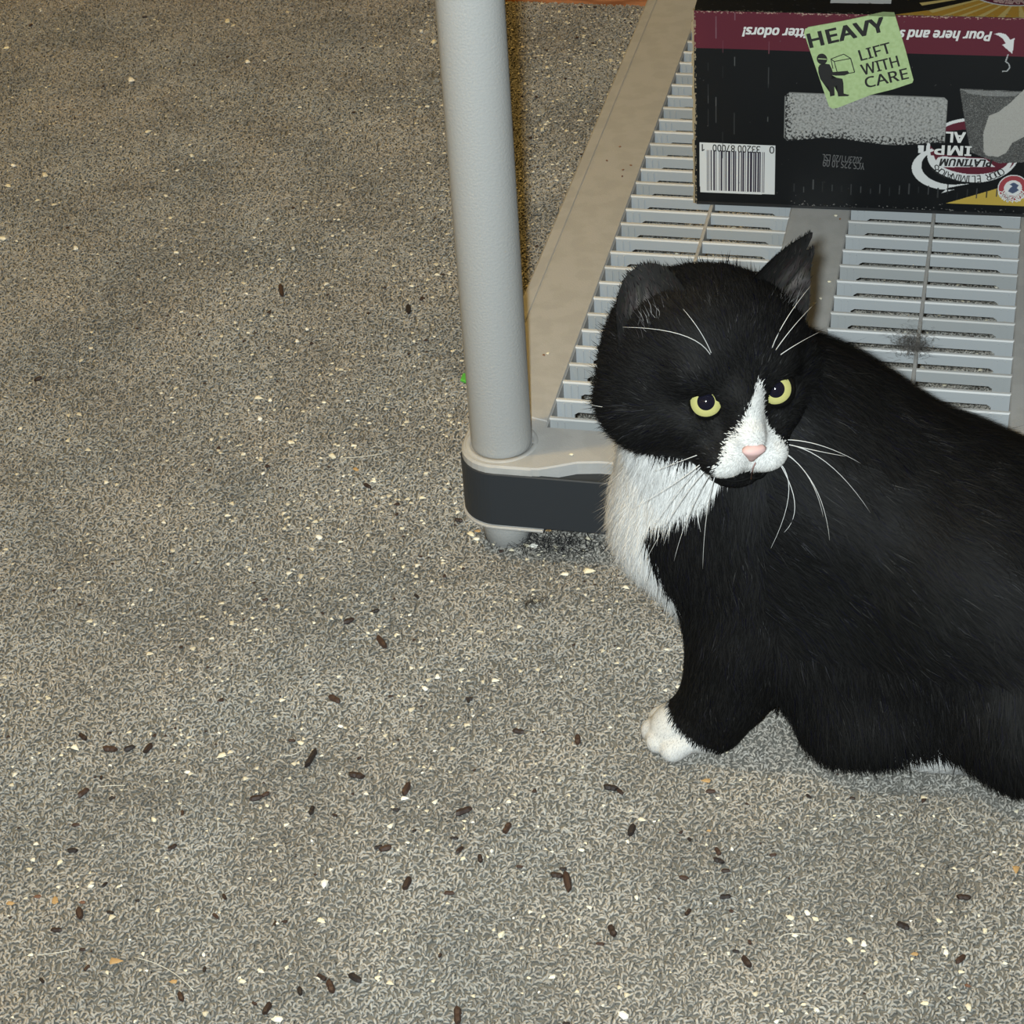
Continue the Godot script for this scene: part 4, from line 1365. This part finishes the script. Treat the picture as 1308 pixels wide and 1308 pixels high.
func fur_mesh(off: Vector3, black: Color, white: Color) -> ArrayMesh:
	var r := RandomNumberGenerator.new()
	r.seed = 404
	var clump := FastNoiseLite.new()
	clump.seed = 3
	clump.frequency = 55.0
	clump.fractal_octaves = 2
	var eye_w := []
	for e in eyes:
		eye_w.append(HEAD_AT + head_basis * (e - GAZE * 0.0045))
	var nose_w := HEAD_AT + head_basis * Vector3(-0.0008, -0.0175, 0.0535)
	for i in range(0, cat_i.size(), 3):
		var a := cat_v[cat_i[i]]
		var b := cat_v[cat_i[i + 1]]
		var c := cat_v[cat_i[i + 2]]
		var kind := cat_kind[cat_i[i]]
		var mid := (a + b + c) / 3.0
		if mid.y < 0.003 and kind == 0:
			continue
		var area := (b - a).cross(c - a).length() * 0.5
		coat(mid, cat_n[cat_i[i]], kind)
		var per: float = [1.15e6, 2.6e6, 1.0e6, 2.2e6][kind]
		if f_white:
			per *= 2.4 if kind == 0 else 2.2
		if kind == 0 and (mid.x > 0.33 or mid.z < 0.05):
			per *= 0.5
		var want := area * per
		var cnt := int(want)
		if r.randf() < want - cnt:
			cnt += 1
		for k in cnt:
			var u := r.randf()
			var v := r.randf()
			if u + v > 1.0:
				u = 1.0 - u
				v = 1.0 - v
			var p := a + (b - a) * u + (c - a) * v
			var n := (cat_n[cat_i[i]] * (1.0 - u - v) + cat_n[cat_i[i + 1]] * u + cat_n[cat_i[i + 2]] * v).normalized()
			if kind == 1:
				if p.distance_squared_to(eye_w[0]) < 0.000096 or p.distance_squared_to(eye_w[1]) < 0.000096 or p.distance_squared_to(nose_w) < 0.000030:
					continue
			var j := Vector3(r.randfn(), r.randfn(), r.randfn()) * 0.0007
			coat(p + j, n, kind)
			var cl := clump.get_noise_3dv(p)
			var flow := f_flow.normalized() + Vector3(r.randfn(), r.randfn(), r.randfn()) * 0.17 + Vector3(cl, clump.get_noise_3dv(p + Vector3(3, 0, 0)), -cl) * 0.35
			flow -= n * flow.dot(n)
			flow = flow.normalized()
			var lift := f_lift * r.randf_range(0.6, 1.4)
			var d0 := (flow + n * lift * 1.25).normalized()
			var d1 := (flow + n * lift * 0.35 + Vector3(0, -0.12, 0)).normalized()
			var l := f_len * r.randf_range(0.65, 1.2)
			if l > 0.006 and r.randf() < 0.03:
				d1 = (d0 + n * 0.35).normalized()
				l *= 1.2
			var e := p + (d0 + d1) * l * 0.5
			if e.y < 0.001:
				d0.y = absf(d0.y) * 0.2
				d1.y = 0.02
				if p.y < 0.004:
					continue
			var col := white * r.randf_range(0.62, 1.12) if f_white else black * (r.randf_range(2.0, 4.5) if cl > 0.12 and r.randf() < 0.05 else r.randf_range(0.6, 1.7))  # some clumped hairs paler: streaks of sheen painted into the black coat
			col.a = 1.0
			if kind == 2:
				if r.randf() < 0.6:
					continue
				col = Color(0.02, 0.018, 0.017) * r.randf_range(0.3, 1.6)
				col.a = 1.0
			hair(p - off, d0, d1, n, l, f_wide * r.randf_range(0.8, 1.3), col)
	# pale tufts inside the ears
	for k in 60:
		var s := -1.0 if k < 40 else 1.0
		var p := Vector3(s * r.randf_range(0.022, 0.036), r.randf_range(0.020, 0.031), r.randf_range(0.002, 0.008))
		var d := Vector3(s * r.randf_range(-0.1, 0.5), r.randf_range(0.6, 1.0), r.randf_range(0.05, 0.35)).normalized()
		var g := 0.02 + 0.22 * pow(r.randf(), 2.5)
		hair(HEAD_AT + head_basis * p - off, head_basis * d, head_basis * (d + Vector3(s * 0.3, 0.1, -0.2)).normalized(), head_basis * Vector3(0, 0, 1), r.randf_range(0.006, 0.013), 0.00017, Color(g, g * 0.96, g * 0.93))
	return arrays(hv, hn, hc, hi)


func sphere_cap(c: Vector3, axis: Vector3, r: float, from_deg: Callable, to_deg: float, up: Vector3) -> ArrayMesh:
	# part of a ball about an axis, from an inner angle that depends on the direction out to to_deg
	var b := Builder.new(true)
	var h := up.cross(axis).normalized()
	var v := axis.cross(h)
	var seg := 36
	var rows := 8
	var at := func(i: int, j: int) -> Vector3:
		var a := TAU * i / seg
		var t := deg_to_rad(lerpf(from_deg.call(a), to_deg, j / float(rows)))
		return c + (axis * cos(t) + (h * cos(a) + v * sin(a)) * sin(t)) * r
	for i in seg:
		for j in rows:
			b.quad(at.call(i, j), at.call(i, j + 1), at.call(i + 1, j + 1), at.call(i + 1, j))
	return b.done()


func face(root: Node3D, off: Vector3) -> void:
	var place := Transform3D(head_basis, HEAD_AT - off)
	var iris := plain(linear(0.43, 0.41, 0.155), 0.08, 0.5)
	iris.clearcoat_enabled = true
	iris.clearcoat = 1.0
	iris.clearcoat_roughness = 0.04
	var pupil := plain(linear(0.006, 0.006, 0.012), 0.05, 0.6)
	var rim := plain(linear(0.006, 0.006, 0.006), 0.4, 0.3)
	for k in 2:
		var g := GAZE.normalized()
		var c: Vector3 = eyes[k] - g * 0.0068
		var tilt: float = [0.08, 0.45][k]
		var up := Vector3(0, 1, 0).rotated(g, tilt)
		var eye := put("eye", sphere_cap(c, g, 0.0085, func(_a: float) -> float: return 0.0, 100.0, up), rim, root)
		eye.transform = place
		var zero := func(_a: float) -> float: return 0.0
		var i := put("iris", sphere_cap(c, g, 0.00856, zero, 51.0, up), iris, eye)
		i.set_meta("label", "yellow-green iris")
		var p := put("pupil", sphere_cap(c, g, 0.00862, zero, 26.0, up), pupil, eye)
		p.set_meta("label", "dark round pupil")
		var opening := func(a: float) -> float:
			var rx: float = 0.0068
			var ry := 0.0064 if sin(a) < 0.0 else 0.0032
			var rr := 1.0 / sqrt(pow(cos(a) / rx, 2.0) + pow(sin(a) / ry, 2.0))
			if sin(a) > 0.0:
				rr = minf(0.0068, 0.0034 / maxf(0.05, sin(a)))
			return rad_to_deg(asin(minf(0.98, rr / 0.0088)))
		put("eyelid", sphere_cap(c, g, 0.0089, opening, 95.0, up), rim, eye)
	# nose leather: a small heart, pink below
	var b := Builder.new(true)
	b.lathe([Vector2(0.0003, -1.0), Vector2(0.2, -0.9), Vector2(0.42, -0.5), Vector2(0.72, 0.0), Vector2(0.97, 0.4), Vector2(1.0, 0.62), Vector2(0.7, 0.92), Vector2(0.0003, 1.0)], 20)
	var nose := put("nose", b.done(), plain(linear(0.52, 0.355, 0.34), 0.55, 0.3), root)
	nose.set_meta("label", "small pink nose")
	nose.transform = place * Transform3D(Basis.from_euler(Vector3(0.35, 0, 0)) * Basis.from_scale(Vector3(0.0054, 0.0047, 0.0030)), Vector3(-0.0006, -0.0176, 0.0518))
	for s in [-1.0, 1.0]:
		var t := Builder.new(true)
		var path := PackedVector3Array()
		var rad := PackedFloat32Array()
		for k in 7:
			var q := k / 6.0
			path.append(Vector3(0.0004 + s * 0.0155 * q, -0.0318 - 0.0022 * sin(PI * q * 0.9), 0.0462 - 0.0145 * q * q))
			rad.append(lerpf(0.0006, 0.0004, q))
		t.tube(path, rad, 6)
		var lip := put("lip", t.done(), plain(linear(0.006, 0.006, 0.006), 0.85, 0.15), root)
		lip.transform = place
	var t := Builder.new(true)
	t.tube(PackedVector3Array([Vector3(-0.0002, -0.0212, 0.0535), Vector3(0.0, -0.0255, 0.0503), Vector3(0.0004, -0.0316, 0.0478)]), PackedFloat32Array([0.00032, 0.0003, 0.0004]), 5)
	put("philtrum", t.done(), plain(linear(0.30, 0.18, 0.17), 0.6), root).transform = place
	# whiskers in millimetres of the head: root, middle, tip
	for w in [[[16.9, -20.4, 42.0], [31.1, -20.7, 47.0], [50.3, -31.5, 50.0]], [[17.3, -22.3, 42.0], [35.1, -29.7, 47.0], [56.1, -56.7, 50.0]], [[16.3, -25.2, 42.0], [26.2, -33.9, 47.0], [33.8, -54.8, 50.0]],
		[[17.0, -24.5, 42.0], [30.1, -40.3, 47.0], [37.3, -67.2, 50.0]], [[13.5, -27.7, 42.0], [18.4, -40.2, 47.0], [9.7, -66.2, 50.0]], [[15.0, -27.6, 42.0], [21.2, -46.4, 47.0], [15.7, -59.4, 50.0]],
		[[16.9, -21.5, 42.0], [29.4, -23.1, 47.0], [42.8, -26.8, 50.0]], [[-13.4, -23.9, 42.0], [-25.2, -33.6, 38.0], [-41.3, -62.0, 30.0]], [[-12.3, -26.0, 42.0], [-27.0, -41.3, 38.0], [-41.3, -74.4, 30.0]],
		[[-14.2, -21.8, 42.0], [-27.1, -31.3, 38.0], [-47.0, -46.8, 30.0]], [[-11.5, -26.9, 42.0], [-23.2, -47.9, 38.0], [-27.9, -76.7, 30.0]], [[-14.6, -20.2, 42.0], [-23.6, -22.2, 38.0], [-37.9, -30.5, 30.0]],
		[[-10.7, -27.8, 42.0], [-15.6, -49.2, 38.0], [-14.3, -83.3, 30.0]], [[-10.0, 15.2, 32.0], [-24.8, 33.2, 36.0], [-48.0, 34.5, 20.0]], [[-9.6, 15.9, 32.0], [-18.3, 33.0, 36.0], [-24.8, 43.4, 30.0]],
		[[15.1, 14.4, 32.0], [18.1, 33.3, 36.0], [37.1, 42.1, 20.0]], [[15.5, 13.6, 32.0], [20.8, 29.2, 36.0], [38.6, 32.8, 20.0]], [[16.3, 12.4, 32.0], [22.9, 22.1, 36.0], [42.8, 19.8, 20.0]],
		[[-40.6, -9.3, 8.0], [-47.1, -9.3, 6.0], [-56.4, -8.4, 2.0]]]:
		var p0 := Vector3(w[0][0], w[0][1], w[0][2]) * 0.001
		var p1 := Vector3(w[1][0], w[1][1], w[1][2]) * 0.001
		var p2 := Vector3(w[2][0], w[2][1], w[2][2]) * 0.001
		p0.z -= 0.004
		var path := PackedVector3Array()
		var rad := PackedFloat32Array()
		for k in 13:
			var q := k / 12.0
			var ctrl := p1 * 2.0 - (p0 + p2) * 0.5
			path.append(p0 * (1 - q) * (1 - q) + ctrl * 2.0 * q * (1 - q) + p2 * q * q)
			rad.append(lerpf(0.00026, 0.00007, q))
		var wb := Builder.new(true)
		wb.tube(path, rad, 5)
		put("whisker", wb.done(), M.whisker, root).transform = place


# ---------------------------------------------------------------- what lies about
func lump(seed_: int, squash: float) -> ArrayMesh:
	var r := RandomNumberGenerator.new()
	r.seed = seed_
	var b := Builder.new()
	var prof := [Vector2(0.001, -0.5)]
	for k in range(1, 4):
		var a := PI * k / 4.0
		prof.append(Vector2(sin(a) * 0.5 * r.randf_range(0.8, 1.15), -cos(a) * 0.5 * squash))
	prof.append(Vector2(0.001, 0.5 * squash))
	prof[0].y = -0.5 * squash
	b.lathe(prof, 6, Vector3.ZERO, 0.22, r.randf() * 6.0)
	return b.done()


func rod(seed_: int) -> ArrayMesh:
	# a short extruded pellet, a little bent, with broken ends
	var r := RandomNumberGenerator.new()
	r.seed = seed_
	var b := Builder.new()
	var path := PackedVector3Array()
	var rad := PackedFloat32Array()
	var bend := r.randf_range(-0.16, 0.16)
	for k in 5:
		var t := k / 4.0
		path.append(Vector3(t - 0.5, 0, bend * (1.0 - pow(2.0 * t - 1.0, 2.0))))
		rad.append(0.5 * [0.75, 1.0, 0.94, 1.02, 0.7][k] * r.randf_range(0.9, 1.1))
	for k in 5:
		path[k].z /= 1.0
	b.tube(path, rad, 6)
	return b.done()


func spot(x: float, z: float) -> String:
	if Vector2(x, z).length() < 60.0:
		return "beside the foot of the grey post"
	if Vector2(x - 118.0, z - 155.0).length() < 75.0:
		return "near the cat's white front paw"
	if x > 175.0 and z < 225.0:
		return "before the cat's belly fur"
	if x > -85.0 and z < -40.0:
		return "beside the shelf's left rail"
	if z < -40.0:
		return "far out on the carpet behind the post"
	return "on the open carpet before the shelf"


func debris() -> void:
	var rods := []
	var lumps := []
	for k in 5:
		rods.append(rod(100 + k))
		lumps.append(lump(200 + k, 0.8))
	var i := 0
	for q in PELLETS:
		var l: float = q[2] * 0.001
		var w := clampf(l * 0.55, 0.0016, 0.0034)
		var o := put("litter_pellet", rods[i % 5], M.brown[i % 3])
		o.transform = Transform3D(Basis(Vector3.UP, deg_to_rad(q[3])) * Basis.from_scale(Vector3(l, w, w)), Vector3(q[0] * 0.001, 0.0014 + w * 0.45, q[1] * 0.001))
		var w2 := spot(q[0], q[1])
		tag(o, "%s dark brown litter pellet lying %s" % ["long" if q[2] > 5.5 else "small", w2], "pellet", "dark pellets lying " + w2)
		i += 1
	i = 0
	for q in GRANULES:
		var l: float = q[2] * 0.001 * 1.2
		var w := clampf(l * 0.62, 0.0013, 0.0048)
		var o := put("litter_granule", lumps[i % 5], M.cream[(i * 7) % 4])
		o.transform = Transform3D(Basis(Vector3.UP, deg_to_rad(q[3])) * Basis.from_scale(Vector3(l, w * 0.8, w)), Vector3(q[0] * 0.001, 0.0017 + w * 0.3, q[1] * 0.001))
		var w2 := spot(q[0], q[1])
		tag(o, "%s pale cream litter granule lying %s" % ["large" if q[2] > 4.0 else "small", w2], "granule", "pale granules lying " + w2)
		i += 1
	i = 0
	for q in FLAKES:
		var l: float = q[2] * 0.001
		var o := put("food_crumb", lumps[(i + 2) % 5], M.flake[q[4]])
		o.transform = Transform3D(Basis(Vector3.UP, deg_to_rad(q[3])) * Basis.from_scale(Vector3(l, 0.0014, l * 0.6)), Vector3(q[0] * 0.001, 0.0021, q[1] * 0.001))
		var w2 := spot(q[0], q[1])
		tag(o, "flat %s crumb lying %s" % ["tan" if q[4] == 2 else "rusty brown", w2], "crumb", "flat crumbs lying " + w2)
		i += 1
	for q in [[151, -164, 1], [154, -170, 1], [157, -190, 1], [156, -268, 0], [153, -272, 1], [10, -319, 0], [-3, -331, 0], [2, -352, 0], [11, -310, 0], [14, -326, 0], [7, -90, 1], [5, -88, 0], [274, -109, 1], [272, -159, 0], [40, 8, 1]]:
		var o := put("deck_crumb", lumps[i % 5], M.cream[i % 4] if q[2] else M.flake[i % 2])
		o.transform = Transform3D(Basis(Vector3.UP, i * 1.3) * Basis.from_scale(Vector3(0.0026, 0.0014, 0.0018) * (1.0 if q[2] else 0.8)), Vector3(q[0] * 0.001, DECK + 0.0011, q[1] * 0.001))
		tag(o, "tiny %s crumb lying on the shelf's %s" % ["pale" if q[2] else "brown", "left rail" if q[0] < 30 else "front bar" if q[1] > -20 else "cross bar between the slats"], "crumb", "crumbs on the shelf deck")
		i += 1
	# crumbs beyond counting: dust and litter sand, thickest beside and behind the shelf
	var r := RandomNumberGenerator.new()
	r.seed = 9
	var drift := FastNoiseLite.new()
	drift.seed = 14
	drift.frequency = 14.0
	var buf := PackedFloat32Array()
	var n := 0
	var want := 8000
	buf.resize(want * 16)
	while n < want:
		var x := r.randf_range(-0.75, 0.42)
		var z := r.randf_range(-0.73, 0.42)
		var near := exp(-pow((x + 0.06) / 0.14, 2.0)) * (1.0 if z < -0.02 else exp(-pow((z + 0.02) / 0.2, 2.0)))
		var under := 0.8 if x > -0.02 and z < 0.0 else 0.0
		if r.randf() > 0.11 + 1.1 * near * (0.6 + drift.get_noise_2d(x, z)) + under:
			continue
		var s := clampf(0.0016 * exp(r.randfn() * 0.35), 0.0008, 0.003)
		var a := r.randf() * TAU
		var o := n * 16
		var sx := s * r.randf_range(0.8, 1.6)
		buf[o] = cos(a) * sx; buf[o + 1] = 0.0; buf[o + 2] = sin(a) * s; buf[o + 3] = x
		buf[o + 4] = 0.0; buf[o + 5] = s * 0.7; buf[o + 6] = 0.0; buf[o + 7] = 0.0017 + s * 0.2
		buf[o + 8] = -sin(a) * sx; buf[o + 9] = 0.0; buf[o + 10] = cos(a) * s; buf[o + 11] = z
		var g := r.randf()
		var c := Color(0.60, 0.545, 0.41) if g < 0.6 else Color(0.74, 0.7, 0.58) if g < 0.86 else Color(0.045, 0.03, 0.024)
		buf[o + 12] = c.r; buf[o + 13] = c.g; buf[o + 14] = c.b; buf[o + 15] = 1.0
		n += 1
	var mm := MultiMesh.new()
	mm.transform_format = MultiMesh.TRANSFORM_3D
	mm.use_colors = true
	mm.mesh = lumps[0]
	mm.instance_count = n
	mm.buffer = buf
	var sand := MultiMeshInstance3D.new()
	sand.name = "litter_dust"
	sand.multimesh = mm
	sand.material_override = M.crumb
	add_child(sand)
	tag(sand, "fine pale litter dust strewn over the carpet", "litter")
	sand.set_meta("kind", "stuff")
	# shed hairs
	for s in [[[-96, 332], [-79, 336], [-63, 346]], [[-140, 338], [-131, 335], [-125, 332]], [[-153, 231], [-146, 229], [-140, 228]], [[184, 279], [184, 272], [195, 270]], [[250, 182], [255, 190], [260, 191]], [[-70, 195], [-65, 194], [-61, 188]], [[-114, -57], [-102, -60], [-90, -65]], [[-34, 115], [-30, 113], [-26, 118]]]:
		var p := []
		for q in s:
			p.append(Vector3(q[0] * 0.001, 0.0026, q[1] * 0.001))
		var path := PackedVector3Array()
		var rad := PackedFloat32Array()
		for k in 9:
			var t := k / 8.0
			var ctrl: Vector3 = p[1] * 2.0 - (p[0] + p[2]) * 0.5
			path.append(p[0] * (1 - t) * (1 - t) + ctrl * 2.0 * t * (1 - t) + p[2] * t * t)
			rad.append(0.00022)
		var b := Builder.new(true)
		b.tube(path, rad, 4)
		tag(put("shed_hair", b.done(), M.strand), "single pale cat hair curled on the carpet", "hair", "shed hairs on the carpet")
	# fluff: dark wisps by the shelf foot, a grey tuft on the slats
	fluff("dark_fluff", Vector3(0.030, 0.002, 0.010), Vector3(0.034, 0.004, 0.012), 420, Color(0.018, 0.018, 0.02), "dark fluff of shed fur on the carpet under the shelf front")
	fluff("fluff_wisp", Vector3(0.027, 0.002, 0.0607), Vector3(0.007, 0.003, 0.006), 70, Color(0.05, 0.048, 0.045), "small dark wisp of fur alone on the carpet before the shelf")
	fluff("fur_tuft", Vector3(0.2106, DECK + 0.003, -0.1145), Vector3(0.010, 0.012, 0.008), 900, Color(0.10, 0.095, 0.09), "grey tuft of shed fur caught on the shelf slats behind the cat", 0.00007)
	# green scrap
	var g := Builder.new()
	g.extrude(PackedVector2Array([Vector2(-0.003, -0.004), Vector2(0.002, -0.006), Vector2(0.0035, 0.001), Vector2(0.001, 0.005), Vector2(-0.0028, 0.003)]), 0.0, 0.0022, 0.0006)
	var leaf := put("green_scrap", g.done(), plain(linear(0.09, 0.42, 0.06), 0.4))
	leaf.position = Vector3(-0.0605, 0.0016, -0.1515)
	tag(leaf, "tiny bright green scrap on the carpet beside the grey post", "scrap")


func fluff(called: String, at: Vector3, size: Vector3, count: int, color: Color, label: String, fine := 0.00016) -> void:
	var r := RandomNumberGenerator.new()
	r.seed = called.hash()
	hv.clear()
	hn.clear()
	hc.clear()
	hi.clear()
	for k in count:
		var p := Vector3(r.randfn() * size.x, absf(r.randfn()) * size.y, r.randfn() * size.z) * 0.5
		var d := Vector3(r.randfn(), r.randfn() * 0.5, r.randfn()).normalized()
		var e := (d + Vector3(r.randfn(), r.randfn() * 0.4, r.randfn()) * 0.7).normalized()
		var l := r.randf_range(0.4, 1.0) * maxf(size.z, 0.008)
		d.y = absf(d.y)
		e.y = absf(e.y) * 0.4 - 0.1
		if p.y + d.y * l * 0.5 + e.y * l * 0.5 < 0.0:
			e.y = 0.0
		var c := color * r.randf_range(0.6, 1.8)
		c.a = 1.0
		hair(p, d, e, Vector3.UP if absf(d.y) < 0.8 else Vector3.RIGHT, l, fine, c)
	var o := put(called, arrays(hv, hn, hc, hi), M.fur)
	o.position = at
	tag(o, label, "fluff")
